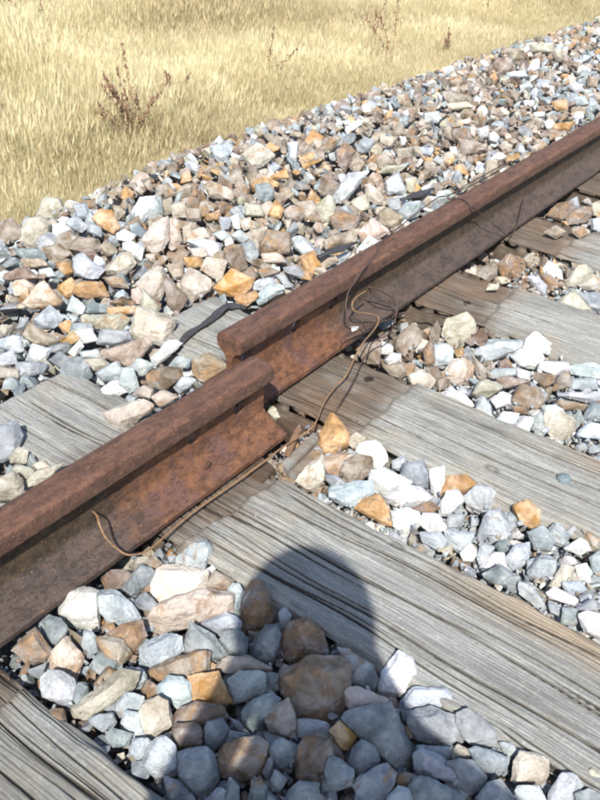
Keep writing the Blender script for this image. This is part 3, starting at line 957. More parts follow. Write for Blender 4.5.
def tint(code, rr):
    (a, st) = PAL[code]; m = rr.uniform(.78, 1.15)
    return tuple(min(.9, ch*m*rr.uniform(.95, 1.05)) for ch in a) + (max(0, st+rr.uniform(-.15, .15)),)
N_OBJ = 296
joined_V, joined_F, joined_C, jbase = [], [], [], 0
def join(V, F, rgba):
    global jbase
    joined_V.append(V); joined_F.append(F+jbase); joined_C.append(np.tile(np.array(rgba, np.float32), (len(V), 1))); jbase += len(V)
for q, r_ in enumerate(recs):
    rr = random.Random(900+r_['k']); sub = 4 if r_['A'] > 520 else (3 if r_['A'] > 60 else 2)
    sz_ = r_['size']; near = r_['A'] > 160
    V, F, off = crushed(r_['pts'], 40+r_['k'], 4 if near else 3, sz_*.010 if near else 0, (5 if r_['A'] > 900 else 4) if r_['A'] > 400 else (3 if near else 0), .03 if near else .0, (.70, .92), .065 if near else 0.)
    rgba = tint(r_['code'], rr); r_['rgba'] = rgba
    for (ox_, oy_), cc_ in OWN.items():
        if math.hypot(r_['pc'][0]-ox_, r_['pc'][1]-oy_) < 9 and r_['A'] > 800: rgba = cc_
    if q < N_OBJ:
        me = mesh_np('ballast_stone', V, F, True); me.set_sharp_from_angle(angle=math.radians(26 if near else 12))
        o = link('ballast_stone', me, M_STONE, loc=r_['c'] + Vector(off)); o.color = rgba; r_['o'] = o
    else: join(V + off + np.array(r_['c'][:]), F, rgba)

# ---- labels: every stone described by its look and by the landmark stone next to it
LAND = {}
def landmark(x, y, short, label):
    b = min((r for r in recs[:N_OBJ]), key=lambda r: (r['pc'][0]-x)**2+(r['pc'][1]-y)**2)
    b['label'] = label; LAND[b['k']] = (short, b)
for a in LANDMARKS: landmark(*a)
ORD = ['', 'second ', 'third ', 'fourth ', 'fifth ', 'sixth ', 'seventh ', 'eighth ', 'ninth ', 'tenth ']
def direction(dx, dy):
    a = math.degrees(math.atan2(-dy, dx)) % 360
    return ['right of', 'up and right of', 'above', 'up and left of', 'left of', 'down and left of', 'below', 'down and right of'][int((a+22.5)//45) % 8]
groups = {}
for r_ in recs[:N_OBJ]:
    if 'label' in r_: continue
    best = min(LAND.values(), key=lambda s: math.hypot(r_['pc'][0]-s[1]['pc'][0], r_['pc'][1]-s[1]['pc'][1]))
    dx = r_['pc'][0]-best[1]['pc'][0]; dy = r_['pc'][1]-best[1]['pc'][1]
    d = direction(dx, dy); r_['d'] = math.hypot(dx, dy); r_['rel'] = (best[0], d); groups.setdefault((r_['code'], best[0], d), []).append(r_)
for (code, short, d), rs in groups.items():
    rs.sort(key=lambda r: r['d'])
    for i, r_ in enumerate(rs):
        P = np.array(r_['poly']); P = P-P.mean(0); ev = np.linalg.eigvalsh(P.T @ P); asp = math.sqrt(ev[1]/max(ev[0], 1e-6))
        shape = 'long' if asp > 2.3 else ('flat' if asp > 1.6 else ('wedge shaped' if len(r_['poly']) == 3 else ('blocky' if len(r_['poly']) == 4 else 'chunky')))
        sz = 'large' if r_['size'] > .062 else ('small' if r_['size'] < .034 else 'medium')
        first = ('nearest ' if i == 0 else ORD[min(i, 9)]+'nearest ') if len(rs) > 1 else 'just '
        lb = f"{sz} {shape} {CNAME[code]} stone, " + ('' if len(rs) == 1 else f"{first}{CNAME[code]} one ") + f"{d} the {short}"
        if len(lb.replace(',', '').replace('-', ' ').split()) > 16: lb = lb.replace(sz+' ', '', 1)
        if len(lb.replace(',', '').replace('-', ' ').split()) > 16: lb = lb.replace(shape+' ', '', 1)
        r_['label'] = lb
for r_ in recs[:N_OBJ]: props(r_['o'], r_['label'], 'stone', 'loose ballast stones of the railway track')

# ---- the smaller stones between and under them: one mass
LIB = []
for k in range(40):
    rr = np.random.default_rng(7000+k); ax = np.array([1, rr.uniform(.60, .95), rr.uniform(.38, .72)])
    p = rr.normal(size=(int(rr.integers(9, 15)), 3)); p /= np.linalg.norm(p, axis=1, keepdims=True); p *= ax*rr.uniform(.85, 1.05, (len(p), 1))
    V, F, off = crushed([tuple(q) for q in p], 7100+k, 3, .03, 0, 0); LIB.append((V, F))
cover = np.zeros((900, 700), bool)                  # where the traced stones lie on top, the fill stays lower
for r_ in recs:
    P = np.array(r_['poly']); x0, y0 = np.floor(P.min(0)).astype(int); x1, y1 = np.ceil(P.max(0)).astype(int)
    gy, gx = np.mgrid[y0:y1+1, x0:x1+1]; ins = np.zeros(gx.shape, bool)
    for i in range(len(P)):
        (ax_, ay_), (bx_, by_) = P[i], P[(i+1) % len(P)]
        if ay_ == by_: continue
        ins ^= ((ay_ > gy) != (by_ > gy)) & (gx < (bx_-ax_)*(gy-ay_)/(by_-ay_)+ax_)
    yy = np.clip(gy[ins]+50, 0, 899); xx = np.clip(gx[ins]+50, 0, 699); cover[yy, xx] = True
def to_px(p):
    d = p-CAM_LOC; z = d.dot(fwd); return 300+FPX*d.dot(RIGHT)/z, 400-FPX*d.dot(UP)/z, z
def covered(p, m=0):
    x, y, z = to_px(p); 
    if z < .05: return False
    x, y = int(x)+50, int(y)+50
    return 0 <= x < 700 and 0 <= y < 900 and bool(cover[y, x])
def rotmat(rr, tilt):
    a = rr.random()*6.283; b = rr.normal()*tilt; c = rr.normal()*tilt
    return np.array((Matrix.Rotation(a, 3, 'Z') @ Matrix.Rotation(b, 3, 'X') @ Matrix.Rotation(c, 3, 'Y')).transposed())
rr = np.random.default_rng(77)
def pick(x, y):
    if y < .1:
        if x > .25 and y < -.2: pr = dict(G=.28, L=.36, W=.14, T=.06, B=.04, C=.08, P=.04)
        elif x < .2: pr = dict(G=.50, L=.18, T=.10, B=.10, C=.06, O=.03, P=.03)
        else: pr = dict(G=.15, L=.12, T=.22, B=.28, C=.08, P=.10, O=.05)
    else:
        blue = noise.noise(Vector((x*1.3, y*2.2, 3.3))) + (.35 if (x > 2.2 and y < .75) else 0) + (.4 if x < .8 else 0) - (.42 if x > .85 else .0)
        b = min(1, max(0, .5+blue))
        pr = dict(G=.13+.24*b, L=.05+.26*b, W=.03+.05*b, T=.38-.20*b, B=.20-.10*b, C=.10-.05*b, P=.06-.03*b, O=.06-.04*b)
    ks = list(pr); v = np.array([pr[k] for k in ks]); return ks[rr.choice(len(ks), p=v/v.sum())]
pyr = random.Random(5)
def put(x, y, z, rad, tilt=.5):
    V, F = LIB[int(rr.integers(len(LIB)))]; M = rotmat(rr, tilt); s = rad*np.array([1, 1, 1])
    join(V*s @ M + np.array((x, y, z)), F, tint(pick(x, y), pyr))
def scatter(x0, x1, y0, y1, step, rad, zoff, cov_drop, skip=lambda x, y: False, tilt=.5, keep=1.):
    nx = int((x1-x0)/step)+1; ny = int((y1-y0)/step)+1
    for j in range(ny):
        for i in range(nx):
            if rr.random() > keep: continue
            x = x0+(i+.5*(j % 2)+rr.uniform(-.35, .35))*step; y = y0+(j+rr.uniform(-.35, .35))*step
            if skip(x, y) or x > x1 or y > y1: continue
            r = rad*float(np.clip(rr.lognormal(0, .28), .55, 1.7)); h = surf(x, y)
            z = h + zoff - .35*r + rr.uniform(-.006, .006)
            if covered(Vector((x, y, h))): z -= cov_drop
            put(x, y, z, r, tilt)
pockets = [(SLEEPERS[i][0]+SL_W/2, SLEEPERS[i+1][0]-SL_W/2) for i in range(6)]
for i, (a, b) in enumerate(pockets):
    vis = 0 < i < 5
    for lvl, st, rd, zo in ((0, .032, .021, -.052), (1, .034, .0175, -.018)):
        scatter(a+.012, b-.008, -1.3 if vis else -.9, -.08, st, rd, zo+.015, .015, keep=1 if vis else .8)
    if vis: scatter(a+.006, b-.004, -1.0, -.06, .021, .0125, -.020, .006, tilt=.9)
    scatter(a+.012, b-.008, -.08, .19, .034, .019, -.012, .02)
    scatter(a+.012, b-.008, .19, .46, .036, .021, -.03, .02); scatter(a+.012, b-.008, .19, .46, .036, .019, -.008, .022)
def berm_skip(x, y): return y < SL_Y1+.01 and (x < .86)
scatter(-.6, 9.0, .19, 1.24, .050, .031, -.045, .02, berm_skip)
def top_skip(x, y): return berm_skip(x, y)
scatter(-.6, 3.2, .185, 1.26, .044, .0285, -.002, .022, top_skip, .75)
scatter(3.2, 9.0, .185, 1.26, .052, .034, -.002, .022, top_skip, .75)
scatter(-.6, 9.0, 1.2, 1.38, .085, .022, -.0, .02, lambda x, y: rr.random() > .45, .6)
scatter(-2.2, -.5, .19, 1.2, .06, .032, -.01, .02)
scatter(-2.2, -1.21, -1.0, -.1, .06, .032, -.04, .02)
scatter(4, 9.0, -1.2, -.1, .07, .034, .0, .02)
scatter(1.9, 4, -1.2, -.1, .055, .028, -.02, .02, lambda x, y: over_sleeper(x, y))
# grit and chippings caught between the stones
GRIT = []
for k in range(12):
    g = np.random.default_rng(8000+k); pt = g.normal(size=(8, 3)); pt /= np.linalg.norm(pt, axis=1, keepdims=True); V, F, off = crushed([tuple(a) for a in pt*np.array([1, .8, .55])], 8100+k, 0); GRIT.append((V, F))
def grit(x0, x1, y0, y1, n, zf, r0=.003, r1=.008, skip=lambda x, y: False):
    for _ in range(n):
        x, y = rr.uniform(x0, x1), rr.uniform(y0, y1)
        if skip(x, y): continue
        V, F = GRIT[int(rr.integers(12))]; M = rotmat(rr, 1.); s = r0+(r1-r0)*rr.random()**2.2
        join(V*s @ M + np.array((x, y, zf(x, y)+s*.3)), F, tint(pick(x, y), pyr))
for (a, b) in pockets[1:5]:
    grit(a+.004, b-.004, -.95, -.05, 1100, lambda x, y: -.03 + rr.uniform(-.012, .018), .003, .010)
for i in (1, 2, 3, 4): grit(SLEEPERS[i][0]-.12, SLEEPERS[i][0]+.12, -.95, .43, 26, lambda x, y: (-.012 if -.12 < y < .18 else 0) + .0005, .0012, .0035, lambda x, y: -.07 < y < .17)
grit(-.2, 2.2, .18, 1.2, 1500, lambda x, y: surf(x, y)-.012, .004, .010, berm_skip)
V = np.concatenate(joined_V); F = np.concatenate(joined_F); Cc = np.concatenate(joined_C)
me = mesh_np('small_ballast', V, F, False)
ca = me.color_attributes.new('stone_colour', 'FLOAT_COLOR', 'POINT'); ca.data.foreach_set('color', Cc.ravel())
props(link('small_ballast', me, M_STUFF), 'mass of small crushed stones filling the gaps along the track', 'ballast', kind='stuff')
print('ballast tris', len(F))

# ------------------------------------------------------------------ wood splinters, strap, cables, wires
def splinter(pts2, z, thick, label, mat):
    """a split piece of wood with the given outline, resting at height z"""
    bm = bmesh.new(); P = [at(x, y, z) for x, y in pts2]; n = len(P)
    t = [bm.verts.new(p) for p in P]; b = [bm.verts.new(p - Vector((0, 0, thick))) for p in P]
    bm.faces.new(t); bm.faces.new(b[::-1])
    for i in range(n): bm.faces.new((t[i], b[i], b[(i+1) % n], t[(i+1) % n]))
    bmesh.ops.recalc_face_normals(bm, faces=bm.faces)
    bmesh.ops.bevel(bm, geom=list(bm.edges), offset=.002, segments=2, affect='EDGES')
    bmesh.ops.subdivide_edges(bm, edges=list(bm.edges), cuts=2, use_grid_fill=True)
    for v in bm.verts: v.co += Vector((0, 0, .0022*noise.noise(v.co*Vector((120, 30, 60))*1.0 if False else Vector((v.co.x*140, v.co.y*30, v.co.z*60)))))
    me = bpy.data.meshes.new('wood_splinter'); bm.to_mesh(me); bm.free()
    c = sum(P, Vector())/n; me.transform(Matrix.Translation(-c)); o = link('wood_splinter', me, mat, loc=c)
    return props(o, label, 'wood splinter', 'split off pieces of old sleeper wood at the joint')
splinter([(281, 462), (314, 431), (319, 438), (287, 470)], -.004, .03, 'grey weathered wood splinter beside the orange-brown pyramid stone', M_SPLIT)
splinter([(286, 470), (317, 442), (318, 456), (293, 480)], -.018, .025, 'lower split face of old wood leaning towards the white stones', M_SPLIT)
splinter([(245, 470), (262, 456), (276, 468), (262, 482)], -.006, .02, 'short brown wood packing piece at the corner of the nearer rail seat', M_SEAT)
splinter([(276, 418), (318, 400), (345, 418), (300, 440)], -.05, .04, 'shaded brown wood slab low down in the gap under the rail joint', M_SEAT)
splinter([(284, 452), (297, 425), (302, 428), (290, 455)], .004, .010, 'thin tan stick standing out by the corner of the rail foot', simple('tan_wood', (.20, .12, .07), (.12, .07, .045), 60))

M_STRAP = simple('dark_rubber', (.055, .052, .055), (.03, .028, .03), 200, .6)
def strap(name, pts, width, th, label, cat, group=None):
    """a flat band laid along the points, turned over once"""
    bm = bmesh.new(); P = [Vector(p[:3]) for p in pts]; W = [p[3] if len(p) > 3 else 1 for p in pts]; C = []; Wd = []
    E = [P[0]*2-P[1]] + P + [P[-1]*2-P[-2]]; WW = [W[0]]+W+[W[-1]]
    for i in range(1, len(E)-2):
        for k in range(8):
            t = k/8; a, b, c, d = E[i-1], E[i], E[i+1], E[i+2]
            C.append(.5*((2*b)+(c-a)*t+(2*a-5*b+4*c-d)*t*t+(3*b-a-3*c+d)*t**3)); Wd.append(WW[i]*(1-t)+WW[i+1]*t)
    rings = []
    for i, p in enumerate(C):
        t = (C[min(i+1, len(C)-1)]-C[max(i-1, 0)]).normalized(); s = t.cross(Vector((0, 0, 1))).normalized()
        s = (s + Vector((0, 0, .35*math.sin(i*.35)))).normalized(); u = s.cross(t); ww = width*Wd[i]*.5
        rings.append([bm.verts.new(p + s*ww*a + u*th*b) for a, b in ((-1, 0), (-.8, .5), (0, .35), (.8, .5), (1, 0), (.8, -.5), (0, -.6), (-.8, -.5))])
    for a, b in zip(rings, rings[1:]):
        for k in range(8): bm.faces.new((a[k], b[k], b[(k+1) % 8], a[(k+1) % 8])).smooth = True
    bm.faces.new(rings[0]); bm.faces.new(rings[-1][::-1]); bmesh.ops.recalc_face_normals(bm, faces=bm.faces)
    me = bpy.data.meshes.new(name); bm.to_mesh(me); bm.free()
    return props(link(name, me, M_STRAP), label, cat, group)
def A(x, y, z, wd=1.): p = at(x, y, z); return (p.x, p.y, p.z, wd)
strap('rubber_strap', [A(177, 352, -.01, .5), A(182, 342, .006, .8), A(190, 333, .008, .9), A(203, 325, .008, .95), A(214, 317, .009, .9), A(222, 309, .012, 1.5), A(231, 306, .010, 1.2), A(240, 306, .008, .8), A(247, 308, .004, .45)],
      .020, .005, 'dark grey strap lying across the sleeper end beyond the rail joint', 'strap')
strap('rubber_strap', [A(318, 257, .05, .7), A(330, 252, .056, 1), A(343, 248, .056, 1), A(354, 243, .05, .6)], .022, .006, 'dark flat bar half buried in stones against the far rail', 'strap')
strap('rubber_strap', [A(400, 200, .06, .6), A(411, 197, .066, 1), A(422, 193, .066, 1), A(434, 188, .055, .6)], .026, .007, 'dark bar among stones where the wire crosses the rail', 'strap')

M_COPPER = simple('tarnished_copper', (.34, .19, .10), (.19, .105, .06), 300, .45)
M_PALE = simple('bright_copper', (.25, .155, .08), (.13, .075, .042), 300, .42)
M_DARKW = simple('dark_wire', (.075, .045, .035), (.04, .025, .02), 300, .5)
G_W = 'old bonding wires round the rail joint'
def pY(L): return [aty(x, y, Y) for x, y, Y in L]
def pZ(L): return [at(x, y, z) for x, y, z in L]
props(tube('bond_wire', pY([(92, 511, -.021), (97, 516, -.040), (100, 526, -.055), (106, 538, -.066), (116, 548, -.078), (130, 555, -.094)]) +
      pZ([(150, 549, .016), (175, 527, .012), (200, 507, .01), (237, 481, .014), (262, 463, .018), (283, 447, .018), (300, 436, .014), (314, 425, .02), (325, 401, .016), (336, 386, .012), (347, 374, .02), (355, 357, .03), (363, 343, .045)]) +
      pY([(373, 331, .005), (378, 323, .012), (378, 317, .022), (371, 314, .03), (357, 312, .04), (352, 307, .048), (354, 300, .05), (359, 295, .055), (366, 291, .06)]), .0018, M_PALE),
      'long brown wire hooked on the nearer rail web, running past the joint into a loop', 'wire', G_W)
props(tube('bond_wire', pY([(342, 345, .02), (342, 339, .022), (349, 334, .024), (365, 327, .02), (380, 322, .016), (392, 318, .012), (397, 307, .018), (393, 299, .03), (381, 291, .045), (369, 287, .06), (370, 290, .065), (376, 297, .055), (386, 302, .04), (397, 306, .022), (395, 320, .01), (393, 325, .006)]) +
      pZ([(389, 334, .03), (373, 342, .03), (368, 353, .024), (362, 362, .018), (357, 374, .012), (350, 388, .006), (341, 402, .005), (334, 414, -.01)]), .0018, M_DARKW),
      'dark wire tangled in loops in front of the far rail, tail crossing the sleeper', 'wire', G_W)
topz = .1525
props(tube('bond_wire', pY([(366, 330, .018), (362, 322, .024), (350, 317, .036), (346, 309, .05), (348, 293, .062), (355, 281, .066)]) +
      [aty(361, 272, .0665)] + pZ([(370, 262, topz), (378, 249, topz), (386, 238, topz)]) + [Vector((1.36, .180, .150)), Vector((1.52, .21, .115)), Vector((1.75, .20, .115)), Vector((1.83, .172, .152))] +
      pZ([(450, 195, topz+.001), (462, 199, topz), (472, 206, topz)]) + pY([(480, 213, .088), (489, 220, .072), (500, 229, .052), (508, 236, .036), (513, 233, .036), (517, 224, .05), (520, 214, .066), (524, 199, .092), (526, 193, .098)]), .0018, M_DARKW),
      'thin dark wire going over the far rail head twice and hanging on its web', 'wire', G_W)
props(tube('bond_wire', pZ([(398, 314, -.01), (410, 312, -.002), (428, 313, .002), (440, 316, .004), (452, 319, .0)]), .0018, M_DARKW), 'short dark wire across the stained seat of the sleeper under the far rail', 'wire', G_W)

pb = aty(359, 326, .046); V_, F_, o_ = crushed([(math.cos(i*1.1)*.011, math.sin(i*1.1)*.009, (i % 3-1)*.006) for i in range(9)], 3, 2, .001, 1, .02)
props(link('ballast_stone', mesh_np('ballast_stone', V_, F_), M_STONE, loc=(pb.x, pb.y+.012, .0215)), 'tiny bright white chip lying on the far rail foot inside the wire loops', 'stone', 'loose ballast stones of the railway track').color = (.85, .86, .88, 0)

# ------------------------------------------------------------------ meadow
def grass_material():
    s = NT('dry_grass_blades', .75, .25); p = s.n('NewGeometry').outputs['Position']; rnd = s.n('ObjectInfo').outputs['Random']
    n = s.noise(s.scaled(p, (1, 1, .2)), 1.5, 4, .6); n2 = s.noise(s.scaled(p, (1, 1, .2)), 7, 4)
    col = s.mix(s.ramp(n, .35, .62), (.60, .52, .30), (.78, .70, .46))
    col = s.mix(s.ramp(n2, .5, .75, 0, .6), col, (.49, .41, .24)); col = s.mix(s.ramp(rnd, .8, 1, 0, .8), col, (.40, .30, .16))
    col = s.mix(s.ramp(rnd, .0, .15, .5, 0), col, (.46, .46, .28))
    sy = s.n('SeparateXYZ', {0: p}).outputs; edge_ = s.ramp(s.math('ADD', sy[1], s.math('MULTIPLY', s.noise(s.scaled(p, (1, 1, .2)), 2.2, 3), .9)), 1.6, 2.2, .35, 0)
    col = s.mix(edge_, col, s.mix(s.ramp(n2, .4, .6), (.42, .37, .23), (.34, .32, .19)))
    big_ = s.noise(s.scaled(p, (1, 1, .1)), .55, 3); col = s.mix(s.ramp(big_, .48, .62, 0, .4), col, (.38, .29, .16))
    s.out(col); tr = s.n('BsdfTranslucent', {'Color': col}); mx = s.n('MixShader', {0: .42})
    s.t.links.new(s.b.outputs[0], mx.inputs[1]); s.t.links.new(tr.outputs[0], mx.inputs[2])
    s.t.links.new(mx.outputs[0], s.t.nodes['Material Output'].inputs[0]); return s.m
M_GRASS = grass_material()
def tuft(seed, n, h, spread, lean):
    r = np.random.default_rng(seed); V = []; F = []
    for i in range(n):
        a = r.random()*6.283; d = spread*math.sqrt(r.random()); x, y = d*math.cos(a), d*math.sin(a); hh = h*r.uniform(.5, 1.15)
        la = r.random()*6.283; l = lean*r.uniform(.2, 1.2); dx, dy = math.cos(la)*l + .05, math.sin(la)*l - .03
        wd = r.uniform(.0004, .0010); px, py = -math.sin(a+1), math.cos(a+1); b = len(V)
        for t, wk in ((0, 1), (.4, .9), (.75, .65)):
            cx, cy, cz = x+dx*hh*t*t, y+dy*hh*t*t, hh*t*(1-.25*l*t)
            V += [(cx-px*wd*wk, cy-py*wd*wk, cz), (cx+px*wd*wk, cy+py*wd*wk, cz)]
        V.append((x+dx*hh*1.05, y+dy*hh*1.05, hh*(1-.3*l)))
        F += [(b, b+1, b+3, b+2), (b+2, b+3, b+5, b+4), (b+4, b+5, b+6, b+6)]
        if r.random() < .3 and h > .2:                # a seed ear at the tip
            b2 = len(V); tx, ty, tz = V[b+6]
            V += [(tx-px*.0032, ty-py*.0032, tz-.03), (tx+px*.0032, ty+py*.0032, tz-.03), (tx+dx*.01, ty+dy*.01, tz+.012), (tx, ty, tz-.05)]
            F += [(b2, b2+3, b2+1, b2+2)]
    me = bpy.data.meshes.new('grass_tuft'); me.from_pydata([tuple(v) for v in V], [], [tuple(dict.fromkeys(f)) for f in F]); me.update()
    return me
def meadow(name, x0, x1, y0, y1, dens, h, scale_y, label, seed, edge=False):
    area = (x1-x0)*(y1-y0); n = int(area*dens); r = np.random.default_rng(seed)
    P = np.stack([r.uniform(x0, x1, n), r.uniform(y0, y1, n), np.full(n, -.155)], 1)
    if edge:
        lim = np.array([1.20 + .07*noise.noise(Vector((x*2.2, 1, 0))) + .05*noise.noise(Vector((x*7, 3, 0))) for x in P[:, 0]]); P = P[P[:, 1] > lim + .02 - .10*r.random(len(P))**4]
    me = bpy.data.meshes.new(name); me.from_pydata([tuple(p) for p in P], [], [])
    tall = np.array([.62 + .55*max(0, noise.noise(Vector((p[0]*.9, p[1]*1.4, 7)))+.4) for p in P])
    tall *= np.clip(.42 + (P[:, 1]-1.2)*.55, .42, 1.0)
    sc = me.attributes.new('tall', 'FLOAT', 'POINT'); sc.data.foreach_set('value', tall.astype(np.float32))
    o = link(name, me)
    vc = bpy.data.collections.new(name+'_kinds')
    for k in range(5):
        t = bpy.data.objects.new(name+'_blades', tuft(seed*10+k, 84, h, .10, .75)); t.data.materials.append(M_GRASS); vc.objects.link(t)
    ng = bpy.data.node_groups.new(name+'_scatter', 'GeometryNodeTree')
    ng.interface.new_socket('Geometry', in_out='INPUT', socket_type='NodeSocketGeometry'); ng.interface.new_socket('Geometry', in_out='OUTPUT', socket_type='NodeSocketGeometry')
    N = ng.nodes; gi = N.new('NodeGroupInput'); go = N.new('NodeGroupOutput'); ci = N.new('GeometryNodeCollectionInfo'); ci.inputs['Collection'].default_value = vc
    ci.inputs['Separate Children'].default_value = True; ci.inputs['Reset Children'].default_value = True
    ip = N.new('GeometryNodeInstanceOnPoints'); ip.inputs['Pick Instance'].default_value = True
    rv = N.new('FunctionNodeRandomValue'); rv.data_type = 'FLOAT_VECTOR'; rv.inputs[0].default_value = (-.38, -.38, 0); rv.inputs[1].default_value = (.38, .38, 6.283)
    at_ = N.new('GeometryNodeInputNamedAttribute'); at_.data_type = 'FLOAT'; at_.inputs['Name'].default_value = 'tall'
    L = ng.links.new; L(gi.outputs[0], ip.inputs['Points']); L(ci.outputs[0], ip.inputs['Instance']); L(rv.outputs[0], ip.inputs['Rotation'])
    L(at_.outputs[0], ip.inputs['Scale']); L(ip.outputs[0], go.inputs[0])
    md = o.modifiers.new('scatter', 'NODES'); md.node_group = ng
    return props(o, label, 'grass', kind='stuff')
meadow('dry_grass', -3.0, 8.5, 1.1, 4.6, 760, .23, 1, 'fine dry straw-coloured grass beside the ballast', 21, True)
meadow('distant_grass', -10, 22, 4.6, 16, 60, .34, 1, 'dry meadow grass farther out from the track', 22)

# ------------------------------------------------------------------ dock weeds
M_WEED = simple('rust_red_seed', (.21, .125, .080), (.13, .078, .05), 90, .9)
M_STEM = simple('brown_stem', (.24, .13, .075), (.16, .09, .05), 90, .9)
def weed(px, py, height, n_st, label, seed):
    base = at(px, py, -.15); r = np.random.default_rng(seed); root = bpy.data.objects.new('dock_weed', None); COL.objects.link(root); root.location = base
    props(root, label, 'weed', 'brown dock weeds standing in the dry grass')
    for k in range(n_st):
        a = r.uniform(0, 6.28); sp = r.uniform(.05, .5) if n_st > 1 else .03; h = height*r.uniform(.5, 1.)
        top = Vector((math.cos(a)*sp*height, math.sin(a)*sp*height, h)); mid = Vector((top.x*.25, top.y*.25, h*.55)); P = [Vector((0, 0, 0)), mid*.5, mid, top]
        tube('stem', P, lambda t: .0020*(1-.6*t), M_STEM, root, 5, 4)
        bm = bmesh.new()
        for q in range(28):
            t = 1-.5*r.random()**1.2; p = mid.lerp(top, max(0, (t-.5)*2)); rad = .016*(1.15-t)*2
            c = p + Vector((r.normal()*rad*.5, r.normal()*rad*.5, r.normal()*.006))
            ret = bmesh.ops.create_icosphere(bm, subdivisions=1, radius=r.uniform(.0026, .0062)); M = Matrix.Rotation(r.random()*6, 3, 'Z')
            for v in ret['verts']: v.co = M @ Vector((v.co.x, v.co.y*.5, v.co.z*1.2)) + c
        me = bpy.data.meshes.new('seed_head'); bm.to_mesh(me); bm.free(); link('seed_head', me, M_WEED, root)['kind'] = 'stuff'
weed(137, 163, .42, 12, 'tallest dock weed, a reddish brown clump of many seed spikes', 1)
weed(173, 122, .24, 6, 'short dock weed just right of the tallest clump, with reddish heads', 2)
weed(389, 86, .50, 4, 'dark brown dock weed close to the stones, above the middle', 3)
weed(371, 62, .48, 2, 'thin dock weed standing behind the dark brown one', 4)
weed(267, 100, .34, 2, 'faint spindly dock weed in the middle of the meadow', 5)
weed(447, 62, .20, 3, 'low brown dock weed right by the ballast edge', 6)
weed(482, 40, .40, 1, 'single thin dock stalk near the top edge', 7)
weed(40, 45, .36, 3, 'dark dock weed at the far upper left of the meadow', 8)

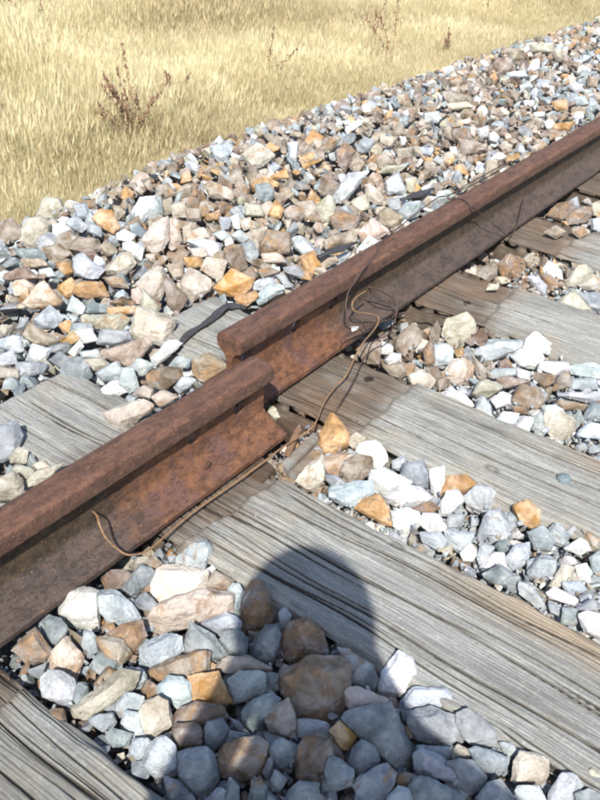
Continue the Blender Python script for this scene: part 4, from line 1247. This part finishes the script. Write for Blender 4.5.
# ------------------------------------------------------------------ the photographer whose shadow falls on the track
def person():
    L = Vector((math.cos(YAW), math.sin(YAW), 0)); S = Vector((-L.y, L.x, 0)); Z = Vector((0, 0, 1))
    head = CAM_LOC - L*.25 + Z*.165 + S*.014
    def P(f, s, z): v = CAM_LOC + L*f + S*s; return Vector((v.x, v.y, z))
    root = bpy.data.objects.new('person', None); COL.objects.link(root); root.location = P(-.62, 0, -.08)
    props(root, 'crouching person in a dark shirt holding up a small phone with both hands', 'person')
    def skin(name, verts, edges, rad, mat, rootv=0, lev=2):
        me = bpy.data.meshes.new(name); me.from_pydata([tuple(v-root.location) for v in verts], edges, [])
        o = link(name, me, mat); md = o.modifiers.new('skin', 'SKIN'); md.use_smooth_shade = True
        for i, rr_ in enumerate(rad):
            sv = me.skin_vertices[0].data[i]; sv.radius = rr_ if isinstance(rr_, tuple) else (rr_, rr_); sv.use_root = (i == rootv)
        o.modifiers.new('sub', 'SUBSURF').levels = lev; o.modifiers['sub'].render_levels = lev
        bpy.context.view_layer.update(); dg = bpy.context.evaluated_depsgraph_get()
        nm = bpy.data.meshes.new_from_object(o.evaluated_get(dg)); o.modifiers.clear(); o.data = nm
        for p in nm.polygons: p.use_smooth = True
        nm.materials.clear(); nm.materials.append(mat); o.parent = root; return o
    skin_m = simple('skin', (.50, .32, .24), (.44, .27, .20), 40, .55); shirt = simple('dark_shirt', (.05, .06, .10), (.035, .04, .07), 120, .9)
    trous = simple('jeans', (.06, .08, .14), (.045, .06, .10), 150, .9); hair = simple('dark_hair', (.035, .022, .015), (.02, .013, .01), 200, .6); shoe = simple('brown_leather', (.09, .05, .03), (.06, .035, .02), 90, .6)
    hc = head - Z*.022
    v = [P(-.60, 0, .26), P(-.56, -.01, .42), P(-.47, -.03, .62), P(-.37, -.05, .78), P(-.31, -.04, .885), P(-.275, -.005, 1.0), hc - Z*.05, hc + Z*.06]
    e = [(i, i+1) for i in range(7)]; rad = [(.15, .12), (.145, .11), (.16, .115), (.175, .11), (.15, .09), .060, (.082, .092), (.088, .10)]
    for s in (1, -1):
        b = len(v); v += [P(-.31, -.05+(.15 if s > 0 else -.155), .835 if s > 0 else .90), P(-.21, -.05+.235*s, .66 if s > 0 else .78), P(-.12, .12*s-.01, .84), P(-.045, .052*s, .965), P(-.028, .045*s, .985)]
        e += [(4, b), (b, b+1), (b+1, b+2), (b+2, b+3), (b+3, b+4)]; rad += [.070, .050, .038, .026, (.03, .016)]
        b = len(v); v += [P(-.60, .10*s, .22), P(-.22, .19*s, .36), P(-.50, .17*s, .03), P(-.42, .18*s, -.02), P(-.30, .19*s, -.03)]
        e += [(0, b), (b, b+1), (b+1, b+2), (b+2, b+3), (b+3, b+4)]; rad += [.088, .066, .042, .04, (.04, .028)]
    body = skin('body', v, e, rad, skin_m)
    body.data.materials.append(shirt); body.data.materials.append(trous); body.data.materials.append(shoe)
    for p in body.data.polygons:
        c = p.center + root.location; d = c-CAM_LOC; f_ = d.dot(L); s_ = abs(d.dot(S))
        if c.z < .045: p.material_index = 3
        elif c.z < .40 or (f_ < -.45 and c.z < .44): p.material_index = 2
        elif c.z < .98 and f_ < -.15: p.material_index = 1
    # hair and face
    bm = bmesh.new(); bmesh.ops.create_icosphere(bm, subdivisions=4, radius=1)
    for q in bm.verts:
        n_ = q.co.copy(); x, y, z = n_; k = 1+.03*noise.noise(n_*9)
        q.co = (L*x*.112 + S*y*.106 + Z*z*.125)*k + hc + Z*.03 - L*.012 - root.location
    kill = [q for q in bm.verts if (q.co+root.location-hc).dot(L) > .035 and (q.co+root.location-hc).z < .085 or (q.co+root.location-hc).z < -.05]
    bmesh.ops.delete(bm, geom=kill, context='VERTS'); [setattr(f, 'smooth', True) for f in bm.faces]; me = bpy.data.meshes.new('hair'); bm.to_mesh(me); bm.free(); h_ = link('hair', me, hair, root)
    h_.modifiers.new('th', 'SOLIDIFY').thickness = .006
    dark = simple('eye_dark', (.03, .02, .015), (.02, .015, .01), 50, .3); lip = simple('lip', (.38, .17, .14), (.34, .15, .12), 60, .5)
    def blob(name, off, r3, mat):
        bm = bmesh.new(); bmesh.ops.create_icosphere(bm, subdivisions=3, radius=1)
        for q in bm.verts: x, y, z = q.co; q.co = L*x*r3[0] + S*y*r3[1] + Z*z*r3[2] + hc + L*off[0] + S*off[1] + Z*off[2] - root.location; 
        for f in bm.faces: f.smooth = True
        me = bpy.data.meshes.new(name); bm.to_mesh(me); bm.free(); return link(name, me, mat, root)
    for s in (1, -1):
        blob('eye', (.072, .031*s, .012), (.012, .013, .008), dark); blob('ear', (-.005, .078*s, .0), (.018, .01, .03), skin_m)
    blob('nose', (.083, 0, -.014), (.022, .013, .022), skin_m); blob('mouth', (.074, 0, -.05), (.010, .024, .006), lip)
    for s in (1, -1):
        base = P(-.028, .045*s, .985)
        for k in range(4):                       # four fingers curled round the back of the phone
            z0 = 1.012 - .013*k - .0; a = P(-.030, .052*s, .985+.014*(1.5-k)); b_ = P(-.010, .058*s, z0-.002); c_ = P(-.0075, .044*s, z0-.002); d_ = P(-.009, (.032-.002*abs(k-1))*s, z0-.002)
            skin('finger', [a, b_, c_, d_], [(0, 1), (1, 2), (2, 3)], [.0085, .008, .0068, .0055], skin_m, 0, 1)
        skin('thumb', [P(-.034, .040*s, .972), P(-.040, .034*s, .984), P(-.036, .026*s, .994)], [(0, 1), (1, 2)], [.010, .009, .0075], skin_m, 0, 1)
    # the phone, just behind the point of view
    ph = bpy.data.objects.new('mobile_phone', None); COL.objects.link(ph); ph.matrix_world = Matrix.Translation(CAM_LOC - L*.022)
    props(ph, 'small black mobile phone held up in the hands of the crouching person', 'phone')
    def box(name, c, h, mat, parent):
        bm = bmesh.new(); bmesh.ops.create_cube(bm, size=2)
        for q in bm.verts: q.co = L*(q.co.x*h[0]+c[0]) + S*(q.co.y*h[1]+c[1]) + Z*(q.co.z*h[2]+c[2])
        bmesh.ops.bevel(bm, geom=list(bm.edges), offset=min(h)*.5, segments=3, affect='EDGES')
        me = bpy.data.meshes.new(name); bm.to_mesh(me); bm.free(); return link(name, me, mat, parent)
    box('casing', (0, 0, -.03), (.006, .024, .05), simple('black_plastic', (.03, .03, .032), (.02, .02, .022), 100, .4), ph)
    box('screen', (-.0064, 0, -.015), (.0008, .019, .024), simple('screen_glass', (.05, .06, .08), (.04, .05, .06), 10, .15), ph)
    box('keypad', (-.0064, 0, -.060), (.0009, .019, .017), simple('grey_keys', (.25, .25, .26), (.2, .2, .21), 200, .5), ph)
person()
